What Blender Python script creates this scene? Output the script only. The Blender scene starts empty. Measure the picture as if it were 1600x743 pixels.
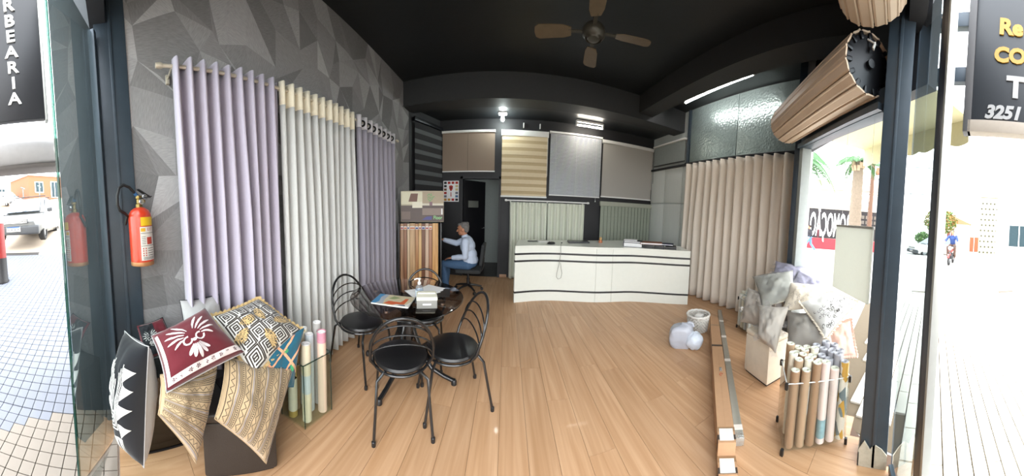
import bpy, bmesh, math, random
from mathutils import Vector, Matrix, noise
random.seed(7)
PI = math.pi
SC = bpy.context.scene
COL = SC.collection
HE = 1.6                                   # height of the photographer's phone

# ------------------------------------------------------------------ camera, sky, exposure
cam = bpy.data.cameras.new('camera'); co = bpy.data.objects.new('camera', cam); COL.objects.link(co)
cam.type = 'PANO'; cam.panorama_type = 'CENTRAL_CYLINDRICAL'
FPX, YC = 389.13, 348.68
cam.central_cylindrical_radius = 1.0
cam.central_cylindrical_range_u_min = -800 / FPX; cam.central_cylindrical_range_u_max = 800 / FPX
cam.central_cylindrical_range_v_min = -(743 - YC) / FPX; cam.central_cylindrical_range_v_max = YC / FPX
cam.clip_start = 0.02; cam.clip_end = 300
def camera_matrix(yaw, pitch, roll):
    cy, sy = math.cos(yaw), math.sin(yaw)
    f = Vector((sy * math.cos(pitch), cy * math.cos(pitch), -math.sin(pitch)))
    r0 = Vector((cy, -sy, 0)); u0 = r0.cross(f)
    r = r0 * math.cos(roll) + u0 * math.sin(roll)
    u = u0 * math.cos(roll) - r0 * math.sin(roll)
    return Matrix((r, u, -f)).transposed().to_4x4()
co.matrix_world = Matrix.Translation((0, 0, HE)) @ camera_matrix(.021536, .067216, .024613)
SC.camera = co

w = bpy.data.worlds.new('sky'); SC.world = w; w.use_nodes = True
nt = w.node_tree; bg = nt.nodes['Background']
tc = nt.nodes.new('ShaderNodeTexCoord'); nz = nt.nodes.new('ShaderNodeTexNoise'); rp = nt.nodes.new('ShaderNodeValToRGB')
nz.inputs['Scale'].default_value = 1.6; nz.inputs['Detail'].default_value = 5
rp.color_ramp.elements[0].color = (.80, .87, .96, 1); rp.color_ramp.elements[1].color = (1, .99, .97, 1)
rp.color_ramp.elements[0].position = .3; rp.color_ramp.elements[1].position = .65
nt.links.new(tc.outputs['Generated'], nz.inputs['Vector']); nt.links.new(nz.outputs['Fac'], rp.inputs['Fac'])
nt.links.new(rp.outputs['Color'], bg.inputs['Color']); bg.inputs['Strength'].default_value = 5.6
SC.view_settings.view_transform = 'Standard'; SC.view_settings.look = 'None'
SC.view_settings.gamma = 1.0; SC.view_settings.exposure = 0.6; SC.view_settings.use_curve_mapping = False
SC.cycles.use_denoising = True
SC.cycles.max_bounces = 10; SC.cycles.diffuse_bounces = 5; SC.cycles.glossy_bounces = 5; SC.cycles.transparent_max_bounces = 16
SC.cycles.sample_clamp_indirect = 6.0
SC.cycles.caustics_reflective = False; SC.cycles.caustics_refractive = False
def portal(loc, target, sx, sy):           # tells the sampler where the sky comes in; gives no light of its own
    l = bpy.data.lights.new('sky_portal', 'AREA'); l.shape = 'RECTANGLE'; l.size = sx; l.size_y = sy
    l.cycles.is_portal = True
    o = bpy.data.objects.new('sky_portal', l); COL.objects.link(o); o.location = loc
    o.rotation_euler = (Vector(target) - Vector(loc)).to_track_quat('-Z', 'Y').to_euler()
portal((-.05, -.45, 1.55), (-.05, 3, 1.55), 4.2, 3.1)
portal((2.48, .60, 1.25), (1.48, 1.66, 1.25), 1.7, 2.5)

# ------------------------------------------------------------------ materials
MATS = {}
def rgb(h):
    h = h.lstrip('#'); c = [int(h[i:i + 2], 16) / 255 for i in (0, 2, 4)]
    return tuple(x / 12.92 if x <= .04045 else ((x + .055) / 1.055) ** 2.4 for x in c)
def mat(name, c=None, rough=.55, metal=0., var=.08, scale=18., bump=0., bscale=60., spec=.5, coat=0., sheen=0., stretch=(1, 1, 1), emit=0., trans=0.):
    if name in MATS: return MATS[name]
    if isinstance(c, str): c = rgb(c)
    m = bpy.data.materials.new(name); m.use_nodes = True; MATS[name] = m
    n, L = m.node_tree.nodes, m.node_tree.links; b = n['Principled BSDF']
    b.inputs['Roughness'].default_value = rough; b.inputs['Metallic'].default_value = metal
    b.inputs['Specular IOR Level'].default_value = spec; b.inputs['Coat Weight'].default_value = coat
    b.inputs['Sheen Weight'].default_value = sheen
    if trans: b.inputs['Transmission Weight'].default_value = trans
    tx = n.new('ShaderNodeTexCoord'); mp = n.new('ShaderNodeMapping'); mp.inputs['Scale'].default_value = stretch
    L.new(tx.outputs['Object'], mp.inputs['Vector'])
    nz = n.new('ShaderNodeTexNoise'); nz.inputs['Scale'].default_value = scale; nz.inputs['Detail'].default_value = 4
    L.new(mp.outputs['Vector'], nz.inputs['Vector'])
    mx = n.new('ShaderNodeMix'); mx.data_type = 'RGBA'
    mx.inputs[6].default_value = (*[x * (1 - var) for x in c], 1); mx.inputs[7].default_value = (*[min(1, x * (1 + var)) for x in c], 1)
    L.new(nz.outputs['Fac'], mx.inputs[0]); L.new(mx.outputs[2], b.inputs['Base Color'])
    if bump:
        bn = n.new('ShaderNodeTexNoise'); bn.inputs['Scale'].default_value = bscale; bn.inputs['Detail'].default_value = 3
        L.new(mp.outputs['Vector'], bn.inputs['Vector'])
        bp = n.new('ShaderNodeBump'); bp.inputs['Strength'].default_value = bump; bp.inputs['Distance'].default_value = .01
        L.new(bn.outputs['Fac'], bp.inputs['Height']); L.new(bp.outputs['Normal'], b.inputs['Normal'])
    if emit:
        b.inputs['Emission Color'].default_value = (*c, 1); b.inputs['Emission Strength'].default_value = emit
    return m
def glass(name, tint=(.93, .97, .95), ior=1.5, rough=0., opaque=0., body=(.8, .8, .8), refl=1.7):
    if name in MATS: return MATS[name]
    m = bpy.data.materials.new(name); m.use_nodes = True; MATS[name] = m
    n, L = m.node_tree.nodes, m.node_tree.links; n.remove(n['Principled BSDF']); out = n['Material Output']
    t = n.new('ShaderNodeBsdfTransparent'); t.inputs['Color'].default_value = (*tint, 1)
    g = n.new('ShaderNodeBsdfGlossy'); g.inputs['Roughness'].default_value = rough
    f = n.new('ShaderNodeFresnel'); f.inputs['IOR'].default_value = ior
    ge = n.new('ShaderNodeNewGeometry'); k1 = n.new('ShaderNodeMath'); k1.operation = 'SUBTRACT'; k1.inputs[0].default_value = 1; L.new(ge.outputs['Backfacing'], k1.inputs[1])
    k2 = n.new('ShaderNodeMath'); k2.operation = 'MULTIPLY'; L.new(f.outputs['Fac'], k2.inputs[0]); L.new(k1.outputs[0], k2.inputs[1])   # one clean reflection per pane
    k3 = n.new('ShaderNodeMath'); k3.operation = 'MULTIPLY'; k3.use_clamp = True; k3.inputs[1].default_value = refl; L.new(k2.outputs[0], k3.inputs[0])
    mx = n.new('ShaderNodeMixShader'); L.new(k3.outputs[0], mx.inputs[0]); L.new(g.outputs[0], mx.inputs[2])
    if opaque:
        d = n.new('ShaderNodeBsdfDiffuse'); d.inputs['Color'].default_value = (*body, 1)
        m2 = n.new('ShaderNodeMixShader'); m2.inputs[0].default_value = opaque
        L.new(t.outputs[0], m2.inputs[1]); L.new(d.outputs[0], m2.inputs[2]); L.new(m2.outputs[0], mx.inputs[1])
    else: L.new(t.outputs[0], mx.inputs[1])
    L.new(mx.outputs[0], out.inputs['Surface'])
    return m
def film(name):                             # crinkled clear plastic
    if name in MATS: return MATS[name]
    m = glass(name, (.96, .97, .98), 1.45, .09, .10, (.88, .90, .93), refl=4.5)
    n, L = m.node_tree.nodes, m.node_tree.links
    tx = n.new('ShaderNodeTexCoord'); v = n.new('ShaderNodeTexVoronoi'); v.inputs['Scale'].default_value = 11
    ns = n.new('ShaderNodeTexNoise'); ns.inputs['Scale'].default_value = 9; ns.inputs['Distortion'].default_value = 2
    ad = n.new('ShaderNodeMath'); ad.operation = 'ADD'
    bp = n.new('ShaderNodeBump'); bp.inputs['Strength'].default_value = 1; bp.inputs['Distance'].default_value = .03
    L.new(tx.outputs['Object'], v.inputs['Vector']); L.new(tx.outputs['Object'], ns.inputs['Vector'])
    L.new(v.outputs['Distance'], ad.inputs[0]); L.new(ns.outputs['Fac'], ad.inputs[1]); L.new(ad.outputs[0], bp.inputs['Height'])
    for k in n:
        if k.type in ('BSDF_GLOSSY', 'FRESNEL'): L.new(bp.outputs['Normal'], k.inputs['Normal'])
    return m
def wood(name, c0, c1, c2, rough=.35, axis=1, scale=1., coat=.0, rnd=True, spec=.4):
    if name in MATS: return MATS[name]
    m = bpy.data.materials.new(name); m.use_nodes = True; MATS[name] = m
    n, L = m.node_tree.nodes, m.node_tree.links; b = n['Principled BSDF']
    b.inputs['Roughness'].default_value = rough; b.inputs['Coat Weight'].default_value = coat; b.inputs['Specular IOR Level'].default_value = spec
    tx = n.new('ShaderNodeTexCoord'); oi = n.new('ShaderNodeObjectInfo')
    cb = n.new('ShaderNodeCombineXYZ'); mm = n.new('ShaderNodeMath'); mm.operation = 'MULTIPLY'; mm.inputs[1].default_value = 37
    L.new(oi.outputs['Random'], mm.inputs[0])
    for i in range(3): L.new(mm.outputs[0], cb.inputs[i])
    va = n.new('ShaderNodeVectorMath'); va.operation = 'ADD'; L.new(tx.outputs['Object'], va.inputs[0]); L.new(cb.outputs[0], va.inputs[1])
    mp = n.new('ShaderNodeMapping'); s = [16 * scale] * 3; s[axis] = .9 * scale; mp.inputs['Scale'].default_value = s
    L.new(va.outputs[0], mp.inputs['Vector'])
    nz = n.new('ShaderNodeTexNoise'); nz.inputs['Scale'].default_value = 1.6; nz.inputs['Detail'].default_value = 7; nz.inputs['Distortion'].default_value = .6
    L.new(mp.outputs['Vector'], nz.inputs['Vector'])
    rp = n.new('ShaderNodeValToRGB'); e = rp.color_ramp.elements
    e[0].position = .3; e[0].color = (*c0, 1); e[1].position = .7; e[1].color = (*c2, 1)
    x = e.new(.5); x.color = (*c1, 1)
    L.new(nz.outputs['Fac'], rp.inputs['Fac'])
    hs = n.new('ShaderNodeHueSaturation'); mr = n.new('ShaderNodeMapRange'); mr.inputs['To Min'].default_value = .94; mr.inputs['To Max'].default_value = 1.05
    L.new(oi.outputs['Random'], mr.inputs['Value'])
    if rnd: L.new(mr.outputs[0], hs.inputs['Value'])
    L.new(rp.outputs['Color'], hs.inputs['Color']); L.new(hs.outputs['Color'], b.inputs['Base Color'])
    bp = n.new('ShaderNodeBump'); bp.inputs['Strength'].default_value = .08; bp.inputs['Distance'].default_value = .003
    L.new(nz.outputs['Fac'], bp.inputs['Height']); L.new(bp.outputs['Normal'], b.inputs['Normal'])
    return m
def striped(name, ca, cb, period, axis=2, rough=.7, sharp=True):   # woven / two-tone cloth bands
    if name in MATS: return MATS[name]
    m = mat(name, ca, rough); n, L = m.node_tree.nodes, m.node_tree.links; b = n['Principled BSDF']
    tx = n.new('ShaderNodeTexCoord'); sp = n.new('ShaderNodeSeparateXYZ'); L.new(tx.outputs['Object'], sp.inputs[0])
    mu = n.new('ShaderNodeMath'); mu.operation = 'MULTIPLY'; mu.inputs[1].default_value = 1 / period; L.new(sp.outputs[axis], mu.inputs[0])
    fr = n.new('ShaderNodeMath'); fr.operation = 'FRACT'; L.new(mu.outputs[0], fr.inputs[0])
    gt = n.new('ShaderNodeMath'); gt.operation = 'GREATER_THAN'; gt.inputs[1].default_value = .5; L.new(fr.outputs[0], gt.inputs[0])
    mx = n.new('ShaderNodeMix'); mx.data_type = 'RGBA'; mx.inputs[6].default_value = (*ca, 1); mx.inputs[7].default_value = (*cb, 1)
    L.new(gt.outputs[0], mx.inputs[0]); L.new(mx.outputs[2], b.inputs['Base Color'])
    return m

# ------------------------------------------------------------------ mesh helpers
def mw(o):
    m = Matrix.Identity(4)
    while o is not None:
        m = Matrix.LocRotScale(o.location, o.rotation_euler, o.scale) @ m; o = o.parent
    return m
class MB:
    def __init__(s): s.bm = bmesh.new(); s.mi = 0
    def _new(s, geom):
        for f in geom: f.material_index = s.mi
    def box(s, c, d, rz=0, rx=0, ry=0, bev=0, seg=2):
        r = bmesh.ops.create_cube(s.bm, size=1); vs = r['verts']
        bmesh.ops.scale(s.bm, vec=d, verts=vs)
        fs = list({f for v in vs for f in v.link_faces}); s._new(fs)
        if bev:
            es = list({e for v in vs for e in v.link_edges})
            q = bmesh.ops.bevel(s.bm, geom=es, offset=bev, segments=seg, affect='EDGES', profile=.6)
            s._new(q['faces']); vs = list({v for f in q['faces'] for v in f.verts} | {v for v in vs if v.is_valid})
        M = Matrix.Translation(c) @ Matrix.Rotation(rz, 4, 'Z') @ Matrix.Rotation(ry, 4, 'Y') @ Matrix.Rotation(rx, 4, 'X')
        bmesh.ops.transform(s.bm, matrix=M, verts=vs); return s
    def span(s, a, b, bev=0):
        a, b = Vector(a), Vector(b); d = b - a
        return s.box((a + b) / 2, [abs(x) for x in d], bev=bev)
    def tube(s, pts, r, n=8, closed=False, caps=True):
        P = [Vector(p) for p in pts]; k = len(P); R = r if isinstance(r, (list, tuple)) else [r] * k
        rings = []; up = None
        for i, p in enumerate(P):
            t = (P[(i + 1) % k] - P[i - 1]) if closed else (P[min(i + 1, k - 1)] - P[max(i - 1, 0)])
            t.normalize()
            if up is None:
                up = Vector((0, 0, 1)) if abs(t.z) < .9 else Vector((1, 0, 0))
            a = t.cross(up)
            if a.length < 1e-5: a = t.cross(Vector((.3, 1, .2)))
            a.normalize(); up = a.cross(t).normalized()
            rings.append([s.bm.verts.new(p + (a * math.cos(2 * PI * j / n) + up * math.sin(2 * PI * j / n)) * R[i]) for j in range(n)])
        fs = []
        for i in range(k if closed else k - 1):
            A, B = rings[i], rings[(i + 1) % k]
            for j in range(n): fs.append(s.bm.faces.new((A[j], A[(j + 1) % n], B[(j + 1) % n], B[j])))
        if caps and not closed:
            fs.append(s.bm.faces.new(list(reversed(rings[0])))); fs.append(s.bm.faces.new(rings[-1]))
        s._new(fs); return s
    def lathe(s, prof, n=16, c=(0, 0, 0), M=None, closed=False, arc=2 * PI, a0=0):
        full = abs(arc - 2 * PI) < 1e-6; cols = n if full else n + 1; rings = []; M = M or Matrix.Identity(4)
        for r, z in prof:
            if r < 1e-6 and full: rings.append([s.bm.verts.new(M @ Vector((0, 0, z)) + Vector(c))])
            else: rings.append([s.bm.verts.new(M @ Vector((r * math.cos(a0 + arc * j / n), r * math.sin(a0 + arc * j / n), z)) + Vector(c)) for j in range(cols)])
        fs = []
        for A, B in zip(rings, rings[1:]):
            for j in range(n):
                q = [A[j % len(A)], A[(j + 1) % len(A)], B[(j + 1) % len(B)], B[j % len(B)]]
                u = []
                for v in q:
                    if v not in u: u.append(v)
                if len(u) > 2: fs.append(s.bm.faces.new(u))
        s._new(fs); return s
    def ball(s, c, d, u=12, v=8, M=None):
        r = bmesh.ops.create_uvsphere(s.bm, u_segments=u, v_segments=v, radius=1)
        T = Matrix.Translation(c) @ (M or Matrix.Identity(4)) @ Matrix.Diagonal((*d, 1))
        bmesh.ops.transform(s.bm, matrix=T, verts=r['verts']); s._new({f for q in r['verts'] for f in q.link_faces}); return s
    def prism(s, pts, h, M=None):           # outline in xy, thickness along z
        M = M or Matrix.Identity(4)
        a = [s.bm.verts.new(M @ Vector((x, y, 0))) for x, y in pts]; b = [s.bm.verts.new(M @ Vector((x, y, h))) for x, y in pts]
        k = len(pts); fs = [s.bm.faces.new(list(reversed(a))), s.bm.faces.new(b)]
        for i in range(k): fs.append(s.bm.faces.new((a[i], a[(i + 1) % k], b[(i + 1) % k], b[i])))
        s._new(fs); return s
    def grid(s, fn, nu, nv, wrap=False):
        V = [[s.bm.verts.new(fn(i / nu, j / nv)) for j in range(nv + 1)] for i in range(nu if wrap else nu + 1)]
        fs = []
        for i in range(nu):
            for j in range(nv):
                A, B = V[i], V[(i + 1) % len(V)]
                fs.append(s.bm.faces.new((A[j], B[j], B[j + 1], A[j + 1])))
        s._new(fs); return s
    def face(s, pts):
        s._new([s.bm.faces.new([s.bm.verts.new(p) for p in pts])]); return s
    def build(s, name, m=None, parent=None, smooth=40, world=False, thick=0, origin=None, normals=True):
        if normals: bmesh.ops.recalc_face_normals(s.bm, faces=s.bm.faces)
        me = bpy.data.meshes.new(name)
        if origin is not None: bmesh.ops.translate(s.bm, vec=-Vector(origin), verts=s.bm.verts)
        s.bm.to_mesh(me); s.bm.free()
        for x in (m if isinstance(m, (list, tuple)) else [m]):
            if x: me.materials.append(x)
        if smooth:
            me.shade_smooth(); me.set_sharp_from_angle(angle=math.radians(smooth))
        o = bpy.data.objects.new(name, me); COL.objects.link(o)
        if origin is not None: o.location = origin
        if parent:
            o.parent = parent
            if world: me.transform(mw(parent).inverted())
        if thick:
            q = o.modifiers.new('thickness', 'SOLIDIFY'); q.thickness = thick; q.offset = 0
        return o
def thing(name, label, cat, loc=(0, 0, 0), rz=0, group=None, rot=None):
    o = bpy.data.objects.new(name, None); COL.objects.link(o); o.location = loc
    o.rotation_euler = rot if rot else (0, 0, rz); o.empty_display_size = .1
    return tag(o, label, cat, group)
def tag(o, label, cat, group=None):
    o['label'] = label; o['category'] = cat
    if group: o['group'] = group
    return o
def struct(o): o['kind'] = 'structure'; return o
def stuff(o): o['kind'] = 'stuff'; return o
def copy_of(src, name, parent, loc, rot=(0, 0, 0), scale=(1, 1, 1)):
    o = bpy.data.objects.new(name, src.data); COL.objects.link(o); o.parent = parent; o.location = loc; o.rotation_euler = rot; o.scale = scale; return o
def dup(root, loc, rz=0, label=None, group=None, rot=None):
    r = root.copy(); COL.objects.link(r); r.location = loc; r.rotation_euler = rot or (0, 0, rz)
    if label: r['label'] = label
    if group: r['group'] = group
    for ch in list(root.children):
        c = ch.copy(); COL.objects.link(c); c.parent = r
        for g in list(ch.children):
            d = g.copy(); COL.objects.link(d); d.parent = c
    return r
def evaluated(o):                            # applies the modifiers of o
    bpy.context.view_layer.update()
    dg = bpy.context.evaluated_depsgraph_get()
    me = bpy.data.meshes.new_from_object(o.evaluated_get(dg))
    o.modifiers.clear(); old = o.data; o.data = me; bpy.data.meshes.remove(old); return o
def text(s, size, m, parent, loc, rot, extrude=.002, bold=0., shear=0., mirror=False, spacing=1., name='lettering', align='CENTER', sx=1.):
    c = bpy.data.curves.new('lettering', 'FONT'); c.body = s; c.size = size; c.extrude = extrude; c.offset = bold; c.shear = shear
    c.align_x = align; c.align_y = 'CENTER'; c.space_character = spacing; c.resolution_u = 3
    o = bpy.data.objects.new('lettering', c); COL.objects.link(o)
    bpy.context.view_layer.update(); dg = bpy.context.evaluated_depsgraph_get()
    me = bpy.data.meshes.new_from_object(o.evaluated_get(dg)); bpy.data.objects.remove(o); bpy.data.curves.remove(c)
    me.transform(Matrix.Diagonal((-sx if mirror else sx, 1, 1, 1)))
    if mirror: me.flip_normals()
    me.materials.clear(); me.materials.append(m)
    o = bpy.data.objects.new(name, me); COL.objects.link(o); o.parent = parent; o.location = loc; o.rotation_euler = rot; return o
def lerp(a, b, t): return Vector(a) * (1 - t) + Vector(b) * t
def smoothstep(a, b, x):
    t = max(0, min(1, (x - a) / (b - a))); return t * t * (3 - 2 * t)
ORD = ['first', 'second', 'third', 'fourth', 'fifth', 'sixth', 'seventh', 'eighth', 'ninth', 'tenth']

# shared materials
BLACKWALL = mat('black_wall_paint', (.012, .012, .014), .6, bump=.15, bscale=35, var=.3, scale=4)
BLACKCEIL = mat('black_ceiling_paint', (.011, .013, .015), .42, bump=.1, bscale=25, var=.3, scale=3)
BEAMGREY = mat('charcoal_beam_paint', (.030, .032, .034), .6, bump=.1, bscale=30)
STEEL = mat('dark_blue_steel', '#3b4752', .38, .2, var=.2, scale=9, bump=.05, bscale=40)
STEELDK = mat('black_steel', '#15171c', .35, .3, var=.15)
ALU = mat('brushed_aluminium', (.62, .63, .63), .32, .9, var=.08, stretch=(1, 1, 30))
WHITE = mat('white_plastic', (.80, .80, .78), .4, var=.03)
BLACKPL = mat('black_plastic', (.012, .012, .013), .35, var=.1)
CHROME = mat('chrome', (.75, .75, .76), .12, 1., var=.03)
GLASSC = glass('clear_glass', (.94, .98, .96))
GLASSE = glass('green_glass_edge', (.10, .33, .27), 1.5, .05, .35, (.01, .06, .05))
PAPER = mat('white_paper', (.82, .82, .82), .8, var=.03)
CARDB = mat('brown_cardboard', '#b08a68', .8, var=.07, scale=30, bump=.04)
TUBEMAT = mat('lit_fluorescent_tube', (1., .98, .95), .4, emit=30., var=0)

# ------------------------------------------------------------------ the setting
# floor: a dark underlay with laminate planks lying on it
fl = struct(MB().prism([(-1.95, -.08), (1.80, -.08), (1.86, .12), (3.05, 1.24), (3.75, 1.5), (3.75, 7.1), (-1.95, 7.1)], .014, Matrix.Translation((0, 0, -.02))).build('floor', mat('floor_joint', (.10, .055, .03), .7), smooth=0))
LAM = wood('oak_laminate', rgb('#b08863'), rgb('#bb9470'), rgb('#c6a07d'), rough=.40, axis=1, scale=1., coat=.04)
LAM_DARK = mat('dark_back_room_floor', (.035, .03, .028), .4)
PW, PLN = .193, 1.28
base_plank = None
cols = int(5.7 / PW) + 1
for i in range(cols):
    x = -1.95 + PW * (i + .5); off = random.random() * PLN; y = -.08 - off
    while y < 5.56:
        y0, y1 = max(y, -.08), min(y + PLN, 5.56); y += PLN
        if y1 - y0 < .05 or x > 3.68: continue
        ylim = -.08 if x < 1.80 else (.12 + (x - 1.86) / 1.19 * 1.12 if x < 3.05 else 1.24 + (x - 3.05) / .7 * .26)
        if y1 < ylim + .05: continue
        y0 = max(y0, ylim)
        if base_plank is None:
            base_plank = MB().box((0, 0, -.003), (PW - .002, 1, .006)).build('plank', LAM, fl, smooth=0)
            o = base_plank
        else: o = copy_of(base_plank, 'plank', fl, (0, 0, 0))
        o.location = (x, (y0 + y1) / 2, 0); o.scale = (1, y1 - y0 - .002, 1)
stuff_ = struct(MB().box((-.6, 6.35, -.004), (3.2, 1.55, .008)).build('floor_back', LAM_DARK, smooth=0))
# ceilings and beams
struct(MB().prism([(-2.05, -.12), (2.0, -.12), (3.3, 1.05), (3.75, 1.3), (3.75, 4.5), (-2.05, 4.5)], .12, Matrix.Translation((0, 0, 3.86))).build('ceiling', BLACKCEIL, smooth=0))
struct(MB().span((-2.05, 4.5, 3.5), (3.75, 7.1, 3.62)).build('ceiling_back', BLACKCEIL, smooth=0))
struct(MB().span((-2.0, 4.34, 3.42), (3.7, 4.72, 3.87)).build('beam_cross', BEAMGREY, smooth=0))
struct(MB().span((2.42, .45, 3.52), (2.74, 4.34, 3.87)).build('beam_long', BEAMGREY, smooth=0))
# walls
wl = struct(MB().span((-2.05, .0, 0), (-1.905, 4.6, 3.9)).build('wall_left', mat('wall_plaster_grey', (.12, .12, .12), .8), smooth=0))
def wallpaper():
    bm = bmesh.new(); Y0, Y1, Z0, Z1 = .0, 4.6, 0., 3.86; rng = random.Random(21)
    nx, nz = 18, 14; dy, dz = (Y1 - Y0) / nx, (Z1 - Z0) / nz; V = {}
    for i in range(nx + 1):
        for j in range(nz + 1):
            y = Y0 + dy * i + (rng.uniform(-.42, .42) * dy if 0 < i < nx else 0); z = Z0 + dz * j + (rng.uniform(-.45, .45) * dz if 0 < j < nz else 0)
            V[i, j] = bm.verts.new((0, y, z))
    lay = bm.loops.layers.float_color.new('tone')
    for i in range(nx):
        for j in range(nz):
            q = [V[i, j], V[i + 1, j], V[i + 1, j + 1], V[i, j + 1]]; k = rng.random()
            fs = [q] if k < .3 else ([q[:3], [q[0], q[2], q[3]]] if k < .65 else [[q[0], q[1], q[3]], q[1:]])
            for f in fs:
                F = bm.faces.new(f); t = rng.choice([.06, .22, .4, .55, .75, .95]) + rng.uniform(-.06, .06)
                a = rng.random()
                for l in F.loops: l[lay] = (t, a, 0, 1)
    me = bpy.data.meshes.new('wallpaper'); bm.to_mesh(me); bm.free()
    m = bpy.data.materials.new('faceted_grey_wallpaper'); m.use_nodes = True; n, L = m.node_tree.nodes, m.node_tree.links; b = n['Principled BSDF']
    at = n.new('ShaderNodeAttribute'); at.attribute_name = 'tone'; sp = n.new('ShaderNodeSeparateColor'); L.new(at.outputs['Color'], sp.inputs[0])
    rp = n.new('ShaderNodeValToRGB'); rp.color_ramp.elements[0].color = (.155, .152, .155, 1); rp.color_ramp.elements[1].color = (.40, .395, .405, 1)
    L.new(sp.outputs[0], rp.inputs['Fac'])
    tx = n.new('ShaderNodeTexCoord'); mu = n.new('ShaderNodeMath'); mu.operation = 'MULTIPLY'; mu.inputs[1].default_value = 3.1; L.new(sp.outputs[1], mu.inputs[0])
    vr = n.new('ShaderNodeVectorRotate'); vr.rotation_type = 'X_AXIS'; L.new(tx.outputs['Object'], vr.inputs['Vector']); L.new(mu.outputs[0], vr.inputs['Angle'])
    mp = n.new('ShaderNodeMapping'); mp.inputs['Scale'].default_value = (1, 12, 90); L.new(vr.outputs[0], mp.inputs['Vector'])
    nz_ = n.new('ShaderNodeTexNoise'); nz_.inputs['Scale'].default_value = 1.5; nz_.inputs['Detail'].default_value = 5; L.new(mp.outputs[0], nz_.inputs['Vector'])
    mx = n.new('ShaderNodeMix'); mx.data_type = 'RGBA'; mx.blend_type = 'OVERLAY'; mx.inputs[0].default_value = .35
    L.new(rp.outputs['Color'], mx.inputs[6]); L.new(nz_.outputs['Fac'], mx.inputs[7]); L.new(mx.outputs[2], b.inputs['Base Color'])
    bp = n.new('ShaderNodeBump'); bp.inputs['Strength'].default_value = .35; bp.inputs['Distance'].default_value = .004; L.new(nz_.outputs['Fac'], bp.inputs['Height']); L.new(bp.outputs['Normal'], b.inputs['Normal'])
    b.inputs['Roughness'].default_value = .52; b.inputs['Specular IOR Level'].default_value = .35
    me.materials.append(m)
    o = bpy.data.objects.new('wallpaper', me); COL.objects.link(o); o.parent = wl; o.location = (-1.902, 0, 0)
wallpaper()
# black rear stretch of the left wall, slightly turned in
d = Vector((.37, .95, 0)); ang = math.atan2(d.y, d.x)
struct(MB().box((-1.77, 5.08, 1.75), (1.10, .1, 3.5), rz=ang).build('wall_left_back', BLACKWALL, smooth=0))
wb = MB()
wb.span((-1.60, 5.56, 0), (-1.02, 5.68, 3.5)).span((-1.02, 5.56, 2.22), (-.17, 5.68, 3.5)).span((-.17, 5.56, 0), (3.75, 5.68, 3.5))
struct(wb.build('wall_back', BLACKWALL, smooth=0))
struct(MB().span((-2.0, 7.0, 0), (.9, 7.1, 3.5)).build('wall_far', mat('grey_green_back_room', (.16, .18, .17), .7), smooth=0))
struct(MB().span((.80, 5.68, 0), (.9, 7.0, 3.5)).build('wall_far_right', mat('grey_green_back_room'), smooth=0))
struct(MB().span((-2.1, 5.6, 0), (-2.0, 7.1, 3.5)).build('wall_far_left', mat('grey_green_back_room'), smooth=0))
wr = struct(MB().span((3.60, 1.5, 0), (3.75, 5.6, 3.9)).build('wall_right', mat('wall_plaster_pale', (.45, .48, .47), .7), smooth=0))
PANEL = mat('frosted_wall_board', (.62, .65, .635), .35, var=.06, scale=6, stretch=(1, 5, .4), bump=.05, bscale=90)
for y0, y1 in ((3.55, 4.28), (4.30, 4.93), (4.95, 5.54)):
    for z0, z1 in ((.02, 1.82), (1.85, 2.69)):
        MB().span((3.575, y0, z0), (3.60, y1, z1), bev=.004).build('panel', PANEL, wr)
MET = mat('embossed_metal_sheet', (.27, .33, .32), .27, .45, var=.15, scale=5)
n, L = MET.node_tree.nodes, MET.node_tree.links
vo = n.new('ShaderNodeTexVoronoi'); vo.inputs['Scale'].default_value = 26; tx = n.new('ShaderNodeTexCoord'); bp = n.new('ShaderNodeBump')
bp.inputs['Strength'].default_value = .5; bp.inputs['Distance'].default_value = .01
L.new(tx.outputs['Object'], vo.inputs['Vector']); L.new(vo.outputs['Distance'], bp.inputs['Height']); L.new(bp.outputs['Normal'], n['Principled BSDF'].inputs['Normal'])
for y0, y1 in ((1.52, 2.82), (2.83, 4.08)):
    MB().span((3.565, y0, 2.71), (3.60, y1, 3.84), bev=.003).build('metal_sheet', MET, wr)
MB().span((3.54, 4.10, 2.68), (3.60, 4.16, 3.84)).build('corner_post', STEEL, wr)
MB().span((3.53, 1.5, 2.655), (3.60, 5.55, 2.70)).build('rail', STEELDK, wr)
# street front: posts, lintels, diagonal side front with its opening
STW = mat('front_wall_paint', (.02, .022, .026), .6)
struct(MB().span((-2.05, -.10, 3.05), (1.80, .02, 3.9)).build('lintel_entrance', STW, smooth=0))
FA, FB = Vector((1.80, .12, 0)), Vector((3.02, 1.26, 0)); fd = (FB - FA).normalized(); fang = math.atan2(fd.y, fd.x)
mid = (FA + FB) / 2; flen = (FB - FA).length
out_ = Vector((fd.y, -fd.x, 0))
struct(MB().box((mid.x + out_.x * .17, mid.y + out_.y * .17, 3.26), (flen + .5, .1, 1.28), rz=fang).build('lintel_side', STW, smooth=0))
TLT = -.07
hd = MB().box((mid.x, mid.y, 2.58), (flen, .12, .18), rz=fang, ry=TLT, bev=.006)
hdn = Vector((-fd.y, fd.x, 0))
hd.box((mid.x + hdn.x * .08, mid.y + hdn.y * .08, 2.52), (flen, .05, .05), rz=fang, ry=TLT)
struct(hd.build('trim_side_header', STEEL))
jm = MB().box((FB.x - fd.x * .03, FB.y - fd.y * .03, 1.3), (.12, .12, 2.6), rz=fang, bev=.005)
struct(jm.build('trim_side_jamb', mat('pale_grey_jamb', '#9aa19f', .5)))
jm = MB().box((FB.x + .05, FB.y + .11, 1.9), (.08, .10, 3.8), rz=.35, bev=.005)
struct(jm.build('trim_side_post', STEEL))
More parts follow.
